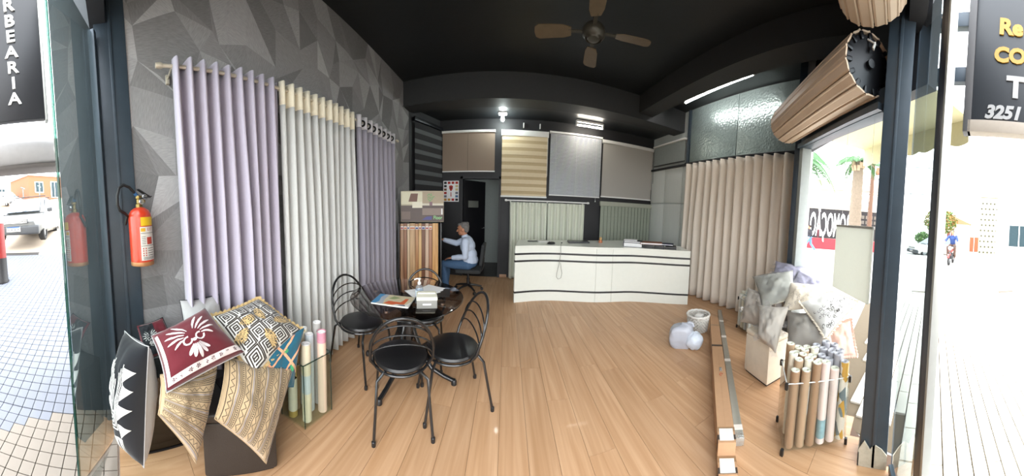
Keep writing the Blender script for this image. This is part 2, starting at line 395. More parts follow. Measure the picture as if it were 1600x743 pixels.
c0, c1 = Vector((3.08, 1.30, 0)), Vector((3.76, 1.50, 0)); m_ = (c0 + c1) / 2; cd = c1 - c0
struct(MB().box((m_.x, m_.y - .03, 1.95), (cd.length, .1, 3.9), rz=math.atan2(cd.y, cd.x)).build('wall_side', mat('front_wall_pale', (.33, .35, .34), .6), smooth=0))
# entrance posts
def post(x0, x1, y0, y1, nm):
    b = MB().span((x0, y0, 0), (x1, y1, 3.86), bev=.008)
    b.span((x0 - .012, (y0 + y1) / 2 - .012, 0), (x1 + .012, (y0 + y1) / 2 + .012, 3.86), bev=.004)
    return struct(b.build(nm, STEEL))
post(-2.03, -1.888, -.07, .165, 'trim_entrance_post_left')
pr_ = post(1.70, 1.86, -.03, .155, 'trim_entrance_post_right')
PB = mat('chipped_whitewash', '#b5ad9c', .9, var=.25, scale=30, bump=.4)
def chipped(sx0, sx1, sy0, sy1):
    b = MB(); pts = [(-.5, .10), (-.3, .17), (-.1, .12), (.05, .155), (.3, .13), (.5, .09)]
    for (ax, ay), (bx, by) in ((((sx0, sy1)), ((sx0, sy0))), (((sx1, sy1)), ((sx0, sy1)))):
        a, c = Vector((ax, ay, 0)), Vector((bx, by, 0)); nrm = (c - a).cross(Vector((0, 0, 1))).normalized() * -.008
        q = [lerp(a, c, u + .5) + Vector((0, 0, z)) for u, z in pts]; lo = [lerp(a, c, u + .5) for u, _ in pts]
        for k in range(5):
            A = [lo[k], lo[k + 1], q[k + 1], q[k]]; B = [v + nrm for v in A]
            b.face(A).face(B[::-1])
            for e in range(4): b.face([A[e], A[(e + 1) % 4], B[(e + 1) % 4], B[e]])
    return b
chipped(1.688, 1.862, -.03, .167).build('chipped_base', PB, pr_, smooth=0)
# glass doors standing slightly open to the street
dl = struct(bpy.data.objects.new('door_1', None)); COL.objects.link(dl); dl.location = (-1.87, -.075, 0); dl.rotation_euler = (0, 0, math.atan2(-.286, .958))
MB().span((.0, -.005, .06), (.674, .005, 2.95)).build('glass_pane', glass('door_glass', (.80, .86, .85), refl=3.2), dl, smooth=0)
MB().span((.674, -.0055, .06), (.687, .0055, 2.95)).build('glass_edge', GLASSE, dl, smooth=0)
MB().span((.54, -.02, .02), (.69, .02, .10), bev=.004).build('floor_patch_fitting', STEELDK, dl)
MB().span((.0, -.025, .0), (.05, .025, 2.97), bev=.004).build('hinge_stile', STEEL, dl)
dr = struct(bpy.data.objects.new('door_2', None)); COL.objects.link(dr); dr.location = (1.72, -.05, 0); dr.rotation_euler = (0, 0, math.atan2(-.25, -.968))
MB().span((.05, -.005, .06), (.49, .005, 2.95)).build('glass_pane', glass('grey_door_glass', (.85, .90, .90), refl=2.5), dr, smooth=0)
MB().span((.49, -.02, .01), (.575, .02, 2.97), bev=.004).build('lock_stile', mat('navy_steel', '#1d2230', .35, .2), dr)
MB().span((.575, -.021, .01), (.60, .021, 2.97), bev=.003).build('brush_strip', mat('pale_aluminium_strip', '#a9aca9', .4, .3), dr)
MB().span((.05, -.02, .01), (.49, .02, .06), bev=.003).build('bottom_rail', STEEL, dr)
MB().tube([(.505, .022, 1.27), (.505, .05, 1.27), (.505, .05, 1.03), (.505, .022, 1.03)], .004, 6).build('wire_pull', CHROME, dr)

# ------------------------------------------------------------------ roll-up shutters above the openings
SHUT = mat('cream_shutter_slat', '#c3ae98', .5, .1, var=.12, scale=7)
def shutter(name, label, a, b, r, slats):
    a, b = Vector(a), Vector(b); Ln = (b - a).length
    t = thing(name, label, 'shutter', a)
    q = (b - a).to_track_quat('Z', 'Y'); t.rotation_euler = q.to_euler()
    base = None; st = 2 * PI / slats; wd = r * st
    for k in range(slats):
        if base is None:
            m = MB(); pr = [(r - .004, -.5), (r + .006, -.46), (r + .012, -.3), (r + .010, .25), (r + .016, .33), (r + .016, .43), (r - .002, .5)]
            f = [(x * math.cos(s * st), x * math.sin(s * st)) for x, s in pr]; g = [((x - .012) * math.cos(s * st), (x - .012) * math.sin(s * st)) for x, s in pr]
            base = m.prism(f + g[::-1], Ln).build('slat', SHUT, t, smooth=30); o = base
        else: o = copy_of(base, 'slat', t, (0, 0, 0), (0, 0, k * st))
    e = MB(); N = slats * 2
    for s0 in (.015, Ln - .03):
        q_ = MB().lathe([(0, 0), (r - .012, 0), (r - .012, .012), (0, .012)], N, (0, 0, s0)).build('side_disc', STEELDK, t)
    for k in range(slats):
        A = (k + .5) * st; e.box((math.cos(A) * (r - .02), math.sin(A) * (r - .02), .008), (.05, .03, .02), rz=A, bev=.006)
    stuff(e.build('slat_clips', STEELDK, t))
    MB().tube([(0, 0, -.015), (0, 0, Ln + .03)], .03, 12).build('axle', STEELDK, t)
    return t
shutter('roller_shutter', 'rolled-up cream slatted shutter over the diagonal side opening', (1.72, .27, 2.745), (2.78, 1.42, 2.79), .205, 15)
shutter('roller_shutter', 'rolled-up cream slatted shutter above the entrance, cut off by the frame top', (1.56, .26, 3.10), (-.55, .26, 3.10), .21, 15)
sb = thing('shutter_bracket', 'white latch bracket on the black end plate of the side shutter', 'bracket', (1.70, .25, 2.86))
MB().box((0, 0, 0), (.03, .012, .045), rx=.3, bev=.003).build('plate', WHITE, sb)
MB().tube([(0, 0, .02), (.0, .05, .05)], .006, 6).build('arm', WHITE, sb)

# ------------------------------------------------------------------ curtains
def cloth_mat(name, c, rough=.85, thin=0.):
    m = mat(name, c, rough, var=.05, scale=60, bump=.05, bscale=400, sheen=.3, spec=.2)
    if thin:
        n, L = m.node_tree.nodes, m.node_tree.links; b = n['Principled BSDF']; out = n['Material Output']
        t = n.new('ShaderNodeBsdfTranslucent'); t.inputs['Color'].default_value = (*(rgb(c) if isinstance(c, str) else c), 1)
        mx = n.new('ShaderNodeMixShader'); mx.inputs[0].default_value = thin
        L.new(b.outputs[0], mx.inputs[1]); L.new(t.outputs[0], mx.inputs[2]); L.new(mx.outputs[0], out.inputs['Surface'])
    return m
def curtain(name, label, p0, p1, z0, z1, folds, amp, m, head=None, group=None, seed=1, flare=0., eyelets=None, ridge=.65, hang=None):
    rng = random.Random(seed); p0, p1 = Vector((*p0, 0)), Vector((*p1, 0)); d = p1 - p0; Ln = d.length; d.normalize(); nrm = Vector((d.y, -d.x, 0))
    t = thing(name, label, 'curtain', ((p0 + p1) / 2)[:2] + (z0,), group=group)
    ph = [rng.uniform(-.25, .25) for _ in range(folds + 2)]; am = [rng.uniform(.75, 1.2) for _ in range(folds + 2)]
    def off(s, k):
        q = s * folds; i = int(min(q, folds - 1)); f = q - i
        a = am[i] * (1 - f) + am[i + 1] * f; p = ph[i] * (1 - f) + ph[i + 1] * f
        v = math.sin(2 * PI * q + p * k * 2)
        v = math.copysign(abs(v) ** ridge, v)
        return v * amp * a
    def fn(s, v, push=0.):
        z = z1 + (z0 - z1) * v
        k = smoothstep(.03, .5, v)
        ss = s + flare * (s - .5) * v * v + math.sin(s * 23 + v * 3) * .004 * k
        o = off(s, k) * (1 + .25 * k) + math.sin(s * 9 + seed) * .02 * k
        return p0 + d * (ss * Ln) + nrm * (o + push) + Vector((0, 0, z + .006 * math.sin(s * folds * 2 * PI + 1) * v))
    NU, NV = folds * 12, 18
    hv = head[0] / (z1 - z0) if head else 0
    mb = MB().grid(lambda s, v: fn(s, hv + (1 - hv) * v), NU, NV); c = mb.build('cloth', m, t, 70, world=True, thick=.003, normals=False)
    if head:
        MB().grid(lambda s, v: fn(s, v * (hv + .004)), NU, 3).build('heading', head[1], t, 70, world=True, thick=.006, normals=False)
    if eyelets:
        zz = z1 - .075
        for k in range(folds * 2):
            s = (k + .5) / (folds * 2); s = k / (folds * 2) + .0
            if k == 0: continue
            p = p0 + d * (s * Ln) + Vector((0, 0, zz)); q = fn(s, .03); p = Vector((q.x, q.y, zz))
            tq = (fn(s + .002, .03) - fn(s - .002, .03)).normalized(); nn = tq.cross(Vector((0, 0, 1))).to_track_quat('Z', 'Y').to_matrix().to_4x4()
            MB().lathe([(.022, -.006), (.042, -.007), (.044, 0), (.042, .007), (.022, .006), (.022, -.006)], 14, p, nn).build('eyelet', eyelets, t, 40, world=True)
    return t
def rod(name, label, a, b, r, m, brackets, wall, cat='curtain rod'):
    a, b = Vector(a), Vector(b); t = thing(name, label, cat, (a + b) / 2)
    MB().tube([a, b], r, 12).build('tube', m, t, world=True)
    for p, q in ((a, a - b), (b, b - a)):
        q = q.normalized() * .05
        MB().tube([p, p + q * .3, p + q], [r * 1.25, r * 1.6, r * 1.3], 12).build('end_cap', m, t, world=True)
    for s in brackets:
        p = lerp(a, b, s); q = p + Vector(wall)
        k = MB().tube([p + Vector((0, 0, -.012)), q + Vector((0, 0, -.012))], .008, 8); k.box(q + Vector((0, 0, -.02)), (.03, .03, .07), bev=.005)
        k.build('bracket', m, t, world=True)
    return t
LILAC = cloth_mat('lilac_grey_blackout_cloth', '#b0aaba', .8)
LILAC2 = cloth_mat('grey_lilac_cloth', '#9794a0', .8)
SHEER = cloth_mat('white_sheer_cloth', '#dcdedd', .85, .25)
CREAMH = cloth_mat('cream_heading_tape', '#e6dfca', .85)
GREYH = cloth_mat('pale_heading_cloth', '#c5c3c8', .85)
ROD = mat('ivory_rod_metal', '#cfc8b8', .3, .4)
rod('curtain_rod', 'ivory metal rod carrying the lilac and sheer curtains on the papered wall', (-1.75, .40, 2.645), (-1.75, 3.72, 2.645), .014, ROD, (.02, .3, .62, .98), (-.145, 0, 0))
curtain('curtain', 'long lilac-grey curtain nearest the fire extinguisher, hung from the ivory rod', (-1.75, .47), (-1.75, 1.38), .015, 2.69, 9, .055, LILAC, seed=3, group=None)
curtain('curtain', 'white sheer curtain with cream heading, between the two lilac-grey curtains', (-1.75, 1.40), (-1.75, 2.54), .015, 2.70, 11, .05, SHEER, (.19, CREAMH), seed=5)
curtain('curtain', 'lilac-grey curtain with black eyelets and pale heading, beside the sample rack', (-1.75, 2.57), (-1.75, 3.66), .015, 2.71, 8, .05, LILAC2, (.14, GREYH), seed=8, eyelets=BLACKPL)
TAUPE = cloth_mat('taupe_linen_cloth', '#ddd4c8', .85)
curtain('curtain', 'wide taupe curtain hung in waves below the metal sheet wall', (3.44, 3.98), (3.44, 1.58), .015, 2.645, 13, .065, TAUPE, seed=12, flare=.03)
rod('curtain_rail', 'dark rail carrying the wide taupe curtain', (3.44, 4.02, 2.67), (3.44, 1.54, 2.67), .014, STEELDK, (.05, .5, .95), (.10, 0, 0), 'curtain rail')
GREENISH = cloth_mat('off_white_lined_cloth', '#d3d6c6', .85)
curtain('curtain', 'short off-white pleated curtain on the black back wall behind the counter', (.06, 5.44), (.88, 5.44), .015, 1.70, 6, .035, GREENISH, seed=31, group='paired off-white curtains')
curtain('curtain', 'off-white pleated curtain meeting its twin, partly behind the counter top', (.89, 5.44), (1.74, 5.44), .015, 1.70, 6, .035, GREENISH, seed=33, group='paired off-white curtains')
rod('curtain_rod', 'short white rod over the pair of off-white curtains', (.0, 5.44, 1.735), (1.80, 5.44, 1.735), .016, WHITE, (.04, .5, .96), (0, .11, 0))

# ------------------------------------------------------------------ blinds
def blind(name, label, x0, x1, z0, z1, loc, rz, rail=.05, railm=WHITE, cat='blind'):
    t = thing(name, label, cat, loc, rz); W = x1 - x0; cx = (x0 + x1) / 2
    b = MB().box((cx, -.035, z1 - rail / 2), (W, .07, rail), bev=.008); b.box((cx, -.005, z1 - rail / 2), (W, .012, rail + .01))
    b.build('head_rail', railm, t)
    for s in (-1, 1): MB().box((cx + s * W / 2, -.035, z1 - rail / 2), (.012, .074, rail + .006), bev=.004).build('end_bracket', railm, t)
    return t
YB = 5.555
def chain(t, x, z0, z1, m=WHITE, y=-.05):
    MB().tube([(x, y, z1), (x, y, z0), (x + .008, y, z0 - .02), (x + .016, y, z0), (x + .016, y, z1)], .0025, 5).build('bead_chain', m, t)
# brown woven roller
t = blind('roller_blind', 'brown woven roller blind above the poster and black door', 0, 1.18, 2.35, 3.25, (-1.47, YB, 0), 0)
LIN = mat('brown_woven_linen', '#8d7c6d', .9, var=.2, scale=90, bump=.2, bscale=200, stretch=(1, 1, 4))
for a, b in ((.005, .575), (.58, 1.175)): MB().box(((a + b) / 2, -.03, 2.79), (b - a, .004, .84), bev=0).build('cloth', LIN, t)
MB().box((.59, -.03, 2.362), (1.18, .022, .024), bev=.006).build('bottom_bar', WHITE, t)
# cream day-night blind
t = blind('zebra_blind', 'cream banded day-night blind second from the door on the back wall', 0, 1.02, 1.80, 3.25, (-.15, YB, 0), 0, .12)
Z1, Z2 = mat('cream_band_cloth', '#d8c7a6', .85, var=.05), mat('tan_band_cloth', '#bca884', .85, var=.05)
z = 3.13; k = 0
while z > 1.86:
    h = .088 if k % 2 == 0 else .068; h = min(h, z - 1.845)
    MB().box((.51, -.045 + .004 * (k % 2), z - h / 2), (1.0, .004, h)).build('band', (Z1, Z2)[k % 2], t, smooth=0); z -= h; k += 1
MB().box((.51, -.045, 1.825), (1.02, .022, .035), bev=.006).build('bottom_bar', WHITE, t)
chain(t, 1.0, 2.3, 3.15)
# white venetian
t = blind('venetian_blind', 'white venetian blind with narrow slats beside the cream banded blind', 0, 1.22, 1.87, 3.28, (.91, YB, 0), 0, .04)
sl = None; n_ = 46
for k in range(n_):
    zz = 3.215 - k * (3.215 - 1.90) / (n_ - 1)
    if sl is None:
        sl = MB().prism([(-.0125, 0), (-.006, .003), (.006, .003), (.0125, 0), (.006, .0018), (-.006, .0018)], 1.20, Matrix.Rotation(PI / 2, 4, 'Y') @ Matrix.Rotation(PI / 2, 4, 'Z')).build('slat', mat('white_slat', '#c9cdd2', .4), t, smooth=0); o = sl
    else: o = copy_of(sl, 'slat', t, (0, 0, 0))
    o.location = (.01, -.045, zz); o.rotation_euler = (1.15, 0, 0)
MB().box((.61, -.045, 1.882), (1.2, .026, .018), bev=.004).build('bottom_bar', WHITE, t)
for x in (.14, .61, 1.08): MB().tube([(x, -.062, 3.25), (x, -.062, 1.89)], .0012, 4).build('ladder_cord', WHITE, t)
MB().tube([(1.15, -.07, 3.23), (1.15, -.075, 2.35)], .004, 6).build('tilt_wand', GLASSC, t)
MB().tube([(1.10, -.075, 1.9), (1.10, -.075, 1.80)], .002, 4).ball((1.10, -.075, 1.79), (.012, .012, .018)).build('cord_knob', WHITE, t)
# grey roller
t = blind('roller_blind', 'large plain grey roller blind in the right corner of the back wall', 0, 1.42, 1.90, 3.24, (2.15, YB, 0), 0, .07)
MB().box((.71, -.03, 2.55), (1.38, .004, 1.26)).build('cloth', mat('grey_screen_cloth', '#a5a29c', .85, var=.06, scale=120, stretch=(1, 1, 8)), t)
MB().box((.71, -.03, 1.915), (1.40, .024, .03), bev=.006).build('bottom_bar', WHITE, t); chain(t, 1.39, 2.2, 3.18)
# vertical blind behind the counter
t = blind('vertical_blind', 'grey-green vertical blind with pale pelmet under the large grey roller blind', 0, 1.42, .80, 1.80, (2.15, YB, 0), 0, .10, mat('pale_sage_pelmet', '#9fa294', .7))
VB = mat('sage_vane_cloth', '#9aa192', .85, var=.08)
vane = None
for k in range(15):
    if vane is None: vane = MB().box((0, 0, 1.24), (.098, .0025, .92)).build('vane', VB, t, smooth=0); o = vane
    else: o = copy_of(vane, 'vane', t, (0, 0, 0))
    o.location = (.06 + k * .093, -.05, 0); o.rotation_euler = (0, 0, .22)
# small grey roller blind on the right wall
t = blind('roller_blind', 'small dark-grey roller blind high on the right wall beside the metal sheet', 0, 1.22, 2.76, 3.27, (3.57, 5.42, 0), -PI / 2, .035)
MB().box((.61, -.03, 3.0), (1.18, .004, .46)).build('cloth', mat('slate_screen_cloth', '#8a908e', .85), t)
MB().box((.61, -.03, 2.768), (1.20, .02, .024), bev=.005).build('bottom_bar', STEELDK, t); chain(t, .015, 2.35, 3.2, STEELDK)
# dark banded blind on the turned-in wall
t = blind('zebra_blind', 'black and grey banded blind on the turned-in black wall behind the sample rack', 0, .98, 1.0, 3.34, (-1.86, 4.70, 0), ang, .07, STEELDK)
ZA, ZB = mat('black_band_cloth', (.015, .015, .017), .8), mat('smoke_band_cloth', '#55585a', .8)
z = 3.25; k = 0
while z > 1.1:
    h = .118 if k % 2 == 0 else .085
    MB().box((.49, -.045 + .004 * (k % 2), z - h / 2), (.95, .004, h)).build('band', (ZA, ZB)[k % 2], t, smooth=0); z -= h; k += 1
MB().box((.49, -.045, z - .015), (.96, .022, .03), bev=.006).build('bottom_bar', STEELDK, t)
MB().box((.98, -.04, 3.33), (.05, .08, .09), bev=.01).build('white_end_cap', WHITE, t)
for i, x in enumerate((.42, .78)):
    t = thing('ceiling_hook', ('white hook above the left half', 'white hook above the right half')[i] + ' of the cream banded blind', 'hook', (x - .1, 5.5, 3.33))
    MB().box((0, .02, .03), (.02, .05, .10), bev=.004).build('plate', WHITE, t); MB().tube([(0, 0, .0), (0, -.03, -.01), (0, -.035, .02)], .006, 6).build('prong', WHITE, t)

# ------------------------------------------------------------------ lamps and fan
def tube_lamp(name, label, a, b, up, m=WHITE, emat=TUBEMAT, r=.016):
    a, b = Vector(a), Vector(b); t = thing(name, label, 'lamp', (a + b) / 2 + Vector(up)); u = Vector(up)
    c = (a + b) / 2 + u * .72; d = b - a; q = d.to_track_quat('Y', 'Z').to_euler()
    MB().box((0, 0, 0), (.055, d.length * 1.0, .05), bev=.008).build('batten', m, t); t.children[0].location = c - t.location; t.children[0].rotation_euler = q
    MB().tube([a * .985 + b * .015, b * .985 + a * .015], r, 12).build('tube', emat, t, world=True)
    for p in (a, b): MB().box(p + u * .3, (.035, .035, u.length * .95), bev=.006).build('lamp_holder', m, t, world=True)
    return t
tube_lamp('fluorescent_lamp', 'long fluorescent tube lamp hung beside the ceiling beam, over the taupe curtain', (3.12, 3.80, 3.76), (3.06, 2.18, 3.76), (0, 0, .10), r=.023)
tube_lamp('fluorescent_lamp', 'short fluorescent tube lamp above the white venetian blind', (1.42, 5.22, 3.38), (2.02, 5.22, 3.38), (0, 0, .12), emat=mat('warm_fluorescent_tube', (1, .93, .80), .4, emit=55, var=0))
t = thing('bulb_lamp', 'bare glowing bulb on a white ceiling socket above the cream banded blind', 'lamp', (-.13, 5.22, 3.5))
MB().box((0, 0, -.012), (.17, .17, .024), bev=.006).build('ceiling_plate', WHITE, t)
MB().lathe([(0, -.022), (.05, -.024), (.04, -.06), (.026, -.075), (0, -.075)], 16).build('socket', WHITE, t)
MB().lathe([(.016, -.07), (.022, -.085), (.034, -.11), (.036, -.135), (.026, -.158), (0, -.168)], 16).build('bulb', mat('lit_bulb', (.9, 1, .97), .3, emit=260, var=0), t)
# small second bulb whose glow shows near the top edge of the picture
t = thing('ceiling_spot', 'small round white ceiling spotlight near the left wall', 'lamp', (-.75, 2.0, 3.86))
MB().lathe([(0, 0), (.09, 0), (.09, -.03), (.07, -.04), (.07, -.02), (0, -.02)], 20).build('ring', WHITE, t)
MB().lathe([(0, -.021), (.066, -.021), (.05, -.035), (0, -.036)], 16).build('lens', mat('dim_lens', (.9, .95, 1), .3, emit=2.5, var=0), t)
t = thing('ceiling_fan', 'dim ceiling fan with tan blades under the black ceiling', 'fan', (.86, 2.62, 3.86), rz=-.25)
FANB, FAND = mat('tan_fan_blade', '#5d4f3c', .5, var=.25, scale=12), mat('dusty_fan_metal', '#45423a', .45, .4, var=.2)
MB().lathe([(0, 0), (.07, 0), (.06, -.05), (.02, -.07), (0, -.07)], 20).build('canopy', FAND, t)
MB().tube([(0, 0, -.06), (0, 0, -.32)], .013, 10).build('down_rod', FAND, t)
MB().lathe([(0, -.30), (.05, -.31), (.11, -.34), (.125, -.37), (.12, -.42), (.09, -.45), (.085, -.43), (.06, -.46), (0, -.465)], 28).build('motor', FAND, t)
ang0 = None
for k in range(4):
    a = k * PI / 2
    R = Matrix.Rotation(a, 4, 'Z')
    o = MB().prism([(.24, -.05), (.32, -.075), (.58, -.085), (.62, -.06), (.63, 0), (.62, .06), (.58, .085), (.32, .075), (.24, .05)], .008, Matrix.Translation((0, 0, -.395)) @ R @ Matrix.Rotation(.2, 4, 'X')).build('blade', FANB, t, smooth=0)
    MB().box((.19, 0, 0), (.16, .04, .008)).build('blade_iron', FAND, o); o.children[0].location = (0, 0, -.388); o.children[0].rotation_euler = (0, 0, a)

# ------------------------------------------------------------------ black door, poster and back room
d3 = struct(bpy.data.objects.new('door_3', None)); COL.objects.link(d3); d3.location = (-1.0, 5.60, 0); d3.rotation_euler = (0, 0, 1.0)
MB().span((0, -.02, .01), (.80, .02, 2.19), bev=.004).build('leaf', mat('black_door_paint', (.008, .008, .010), .45), d3)
MB().span((.16, -.03, 1.56), (.52, -.02, 1.72), bev=.003).build('plaque', mat('grey_plaque', '#6d706a', .5), d3)
h = MB().tube([(.74, -.02, 1.05), (.74, -.07, 1.05), (.62, -.075, 1.05)], .010, 8); h.lathe([(0, 0), (.028, 0), (.028, .008), (0, .008)], 14, (.74, -.028, 1.05), Matrix.Rotation(PI / 2, 4, 'X')); h.build('handle', CHROME, d3)
fr = MB().span((-1.05, 5.53, 0), (-1.00, 5.70, 2.25)).span((-.19, 5.53, 0), (-.14, 5.70, 2.25)).span((-1.05, 5.53, 2.20), (-.14, 5.70, 2.25))
struct(fr.build('trim_door_frame', BLACKWALL, smooth=0))
struct(MB().span((-.14, 5.535, 0), (.02, 5.56, .07), bev=.004).build('baseboard_back', mat('pale_wood_skirting', '#a98468', .5)))
t = tag(MB().box((0, 0, 0), (.36, .006, .47)).build('poster', PAPER, None, 0), 'small white poster with a red crest and product pictures left of the black door', 'poster'); t.location = (-1.27, 5.553, 1.925)
rng = random.Random(4)
pc = [mat('print_' + n_, c, .7) for n_, c in (('red', '#a52c22'), ('amber', '#c08a3a'), ('grey', '#6f6f78'), ('black', '#222222'), ('blue', '#4a6a8c'), ('brown', '#6b4a34'), ('sand', '#cbb98a'))]
PRT = [MB() for _ in pc]
for ix in range(4):
    for iz in range(6):
        if 1 <= ix <= 2 and 1 <= iz <= 4: continue
        PRT[rng.randrange(7)].box((-.132 + ix * .088, -.004, -.19 + iz * .076), (.062, .003, .052))
PRT[0].prism([(-.045, .10), (0, .115), (.045, .10), (.04, .04), (.02, .0), (0, -.02), (-.02, 0), (-.04, .04)], .003, Matrix.Translation((0, -.003, .02)) @ Matrix.Rotation(PI / 2, 4, 'X'))
PRT[0].prism([(-.008, -.02), (.008, -.02), (.010, -.12), (-.010, -.12)], .003, Matrix.Translation((0, -.003, 0)) @ Matrix.Rotation(PI / 2, 4, 'X'))
PRT[3].ball((0, -.005, .075), (.018, .002, .022), 10, 6)
for b_, m_ in zip(PRT, pc): stuff(b_.build('print', m_, t, 0))
for lab, x, z in (('black wall hook high on the wall beyond the black door', .12, 1.90),):
    k = thing('wall_hook', lab, 'hook', (x, 6.98, z)); MB().box((0, 0, 0), (.05, .02, .10), bev=.006).build('plate', BLACKPL, k); MB().tube([(0, 0, -.02), (0, -.05, -.03), (0, -.06, .01)], .008, 6).build('prong', BLACKPL, k)
k = thing('hand_dryer', 'black box with a hose on the grey wall beyond the black door', 'dispenser', (.20, 6.99, 1.05))
MB().box((0, -.05, .0), (.16, .10, .10), bev=.02).build('box', BLACKPL, k); MB().tube([(.05, -.06, .05), (.08, -.08, .2), (.04, -.06, .38)], .014, 8).build('hose', BLACKPL, k); MB().box((.04, -.04, .40), (.07, .07, .06), bev=.01).build('nozzle', BLACKPL, k)

# ------------------------------------------------------------------ counter
ct = thing('counter', 'white shop counter with a wavy front and three black lines', 'counter', (1.6, 4.3, 0))
ctrl = [(.15, 4.06), (.48, 4.14), (.82, 4.14), (1.18, 4.05), (1.52, 3.945), (1.80, 3.885), (2.14, 3.80), (2.48, 3.60), (2.73, 3.41), (2.98, 3.22)]
def spline(P, n):
    out = []
    for i in range(len(P) - 1):
        a, b, c, d = (Vector(P[max(0, min(len(P) - 1, i + k))]) for k in (-1, 0, 1, 2))
        for j in range(n):
            t = j / n; out.append(.5 * ((2 * b) + (c - a) * t + (2 * a - 5 * b + 4 * c - d) * t * t + (3 * b - a - 3 * c + d) * t ** 3))
    return out + [Vector(P[-1])]
front = spline(ctrl, 5)
def offs(P, k):
    out = []
    for i, p in enumerate(P):
        d_ = (P[min(i + 1, len(P) - 1)] - P[max(i - 1, 0)]).normalized(); out.append(p + Vector((d_.y, -d_.x)) * k)
    return out
CW = mat('white_lacquer', '#dfe2da', .28, var=.03, coat=.2)
def strip(P, z0, z1, th, mb):
    return mb.prism([tuple(p) for p in P] + [tuple(p) for p in reversed(offs(P, -th))], z1 - z0, Matrix.Translation((0, 0, z0)))
i1 = min(range(len(front)), key=lambda i: abs(front[i].x - 1.54)); i2 = min(range(len(front)), key=lambda i: abs(front[i].x - 1.81))
segs = (front[:i1 + 1], front[i1:i2 + 1], front[i2:])
for s_ in segs:
    q = [lerp(s_[0].to_3d(), s_[1].to_3d(), .03).to_2d()] + s_[1:-1] + [lerp(s_[-1].to_3d(), s_[-2].to_3d(), .03).to_2d()]
    for z0, z1 in ((.16, .19 + .5), (.71, .81), (.83, .925)):
        strip(q, z0 if z0 > .2 else .185, z1, .03, MB()).build('front_panel', CW, ct, 30, world=True)
    strip([p - Vector((0, .0)) for p in q], .0, .165, .03, MB()).build('plinth', CW, ct, 30, world=True)
for z0, z1 in ((.158, .188), (.683, .715), (.803, .835)):
    strip(offs(front, .004), z0, z1, .04, MB()).build('black_line', BLACKPL, ct, 30, world=True)
back = [(3.20, 3.78), (2.88, 4.80), (.24, 4.86)]
body = [tuple(p) for p in offs(front, -.034)] + [(3.15, 3.76), (2.84, 4.74), (.26, 4.80), (.19, 4.06)]
MB().prism([tuple(p) for p in offs(front, -.034)] + [(3.15, 3.72), (2.84, 4.74), (.26, 4.80)], .92).build('carcass', CW, ct, 30, world=True)
MB().prism([tuple(p) for p in offs(front, .012)] + back, .03, Matrix.Translation((0, 0, .928))).build('top', CW, ct, 30, world=True)
CT = .958
t = thing('mouse', 'black computer mouse with its cord on the white counter', 'mouse', (.80, 4.35, CT), rz=.4)
MB().lathe([(0, 0), (.05, 0), (.055, .012), (.04, .032), (0, .04)], 16).build('shell', BLACKPL, t); t.children[0].scale = (1.5, 1, 1)
MB().box((-.04, 0, .038), (.018, .006, .012), bev=.003).build('wheel', mat('grey_rubber', (.1, .1, .1)), t)
t = thing('pen', 'dark pen lying at the left end of the counter', 'pen', (.50, 4.62, CT), rz=.1)
MB().tube([(-.10, 0, .008), (.08, 0, .008)], .008, 8).build('barrel', BLACKPL, t); MB().tube([(.08, 0, .008), (.11, 0, .008)], [.007, .002], 8).build('tip', CHROME, t)
t = tag(MB().box((0, 0, .0025), (.26, .12, .005)).build('paper_sheet', PAPER, None, 0), 'loose white sheet beside the pen on the counter', 'paper'); t.location = (.72, 4.62, CT)
t = thing('laptop', 'flat black closed laptop on the counter left of the small figurine', 'laptop', (1.36, 4.55, CT), rz=-.12)
MB().box((0, 0, .009), (.40, .26, .014), bev=.005).build('base', BLACKPL, t); MB().box((0, .01, .021), (.40, .25, .009), bev=.004).build('lid', mat('dark_laptop_lid', (.025, .027, .032), .3), t)
for s_ in (-.12, .12): MB().tube([(s_ - .03, .13, .016), (s_ + .03, .13, .016)], .007, 8).build('hinge', BLACKPL, t)
t = thing('cable', 'thin grey cable hanging in a loop over the counter front', 'cable', (.93, 4.12, CT))
MB().tube([(.08, .30, .006), (.02, .10, .006), (-.005, -.01, .004), (-.012, -.045, -.03), (-.014, -.06, -.12), (-.035, -.06, -.30), (-.07, -.06, -.45), (-.075, -.06, -.52), (-.045, -.06, -.56), (.005, -.06, -.54), (.02, -.06, -.46), (0, -.06, -.36), (-.012, -.062, -.28)], .0035, 6).build('wire', mat('grey_cable', '#77776f', .5), t)
MB().box((.08, .31, .01), (.02, .04, .014), bev=.004).build('plug', BLACKPL, t)
t = thing('figurine', 'small orange and gold figurine on the counter', 'figurine', (1.80, 4.50, CT))
MB().lathe([(0, 0), (.036, 0), (.040, .012), (.034, .035), (.022, .055), (0, .058)], 14).build('body', mat('orange_ceramic', '#b87350', .35), t)
MB().ball((0, 0, .075), (.027, .027, .028)).build('head', mat('gold_ceramic', '#c9a26a', .35), t); MB().lathe([(.028, .08), (.026, .095), (.012, .108), (0, .112)], 12).build('cap', mat('gold_ceramic'), t)
def binder(label, loc, rz, dims, cover, cat='binder', tilt=0):
    t = thing('sample_book', label, cat, loc, rz); w_, d_, h_ = dims
    MB().box((0, 0, .003), (w_, d_, .006), bev=.002).build('back_cover', cover, t); MB().box((0, 0, h_ - .003), (w_, d_, .006), bev=.002).build('front_cover', cover, t)
    MB().box((-w_ / 2 + .003, 0, h_ / 2), (.006, d_, h_), bev=.002).build('spine', cover, t)
    MB().box((.004, 0, h_ / 2), (w_ - .016, d_ - .012, h_ - .012)).build('pages', PAPER, t); return t
SLATE, NAVY, TAN, DKB = mat('slate_cover', '#5b5a66', .6), mat('navy_cover', '#20263f', .6), mat('chestnut_cover', '#7c4f3a', .6), mat('black_cover', (.02, .02, .022), .5)
cz = CT
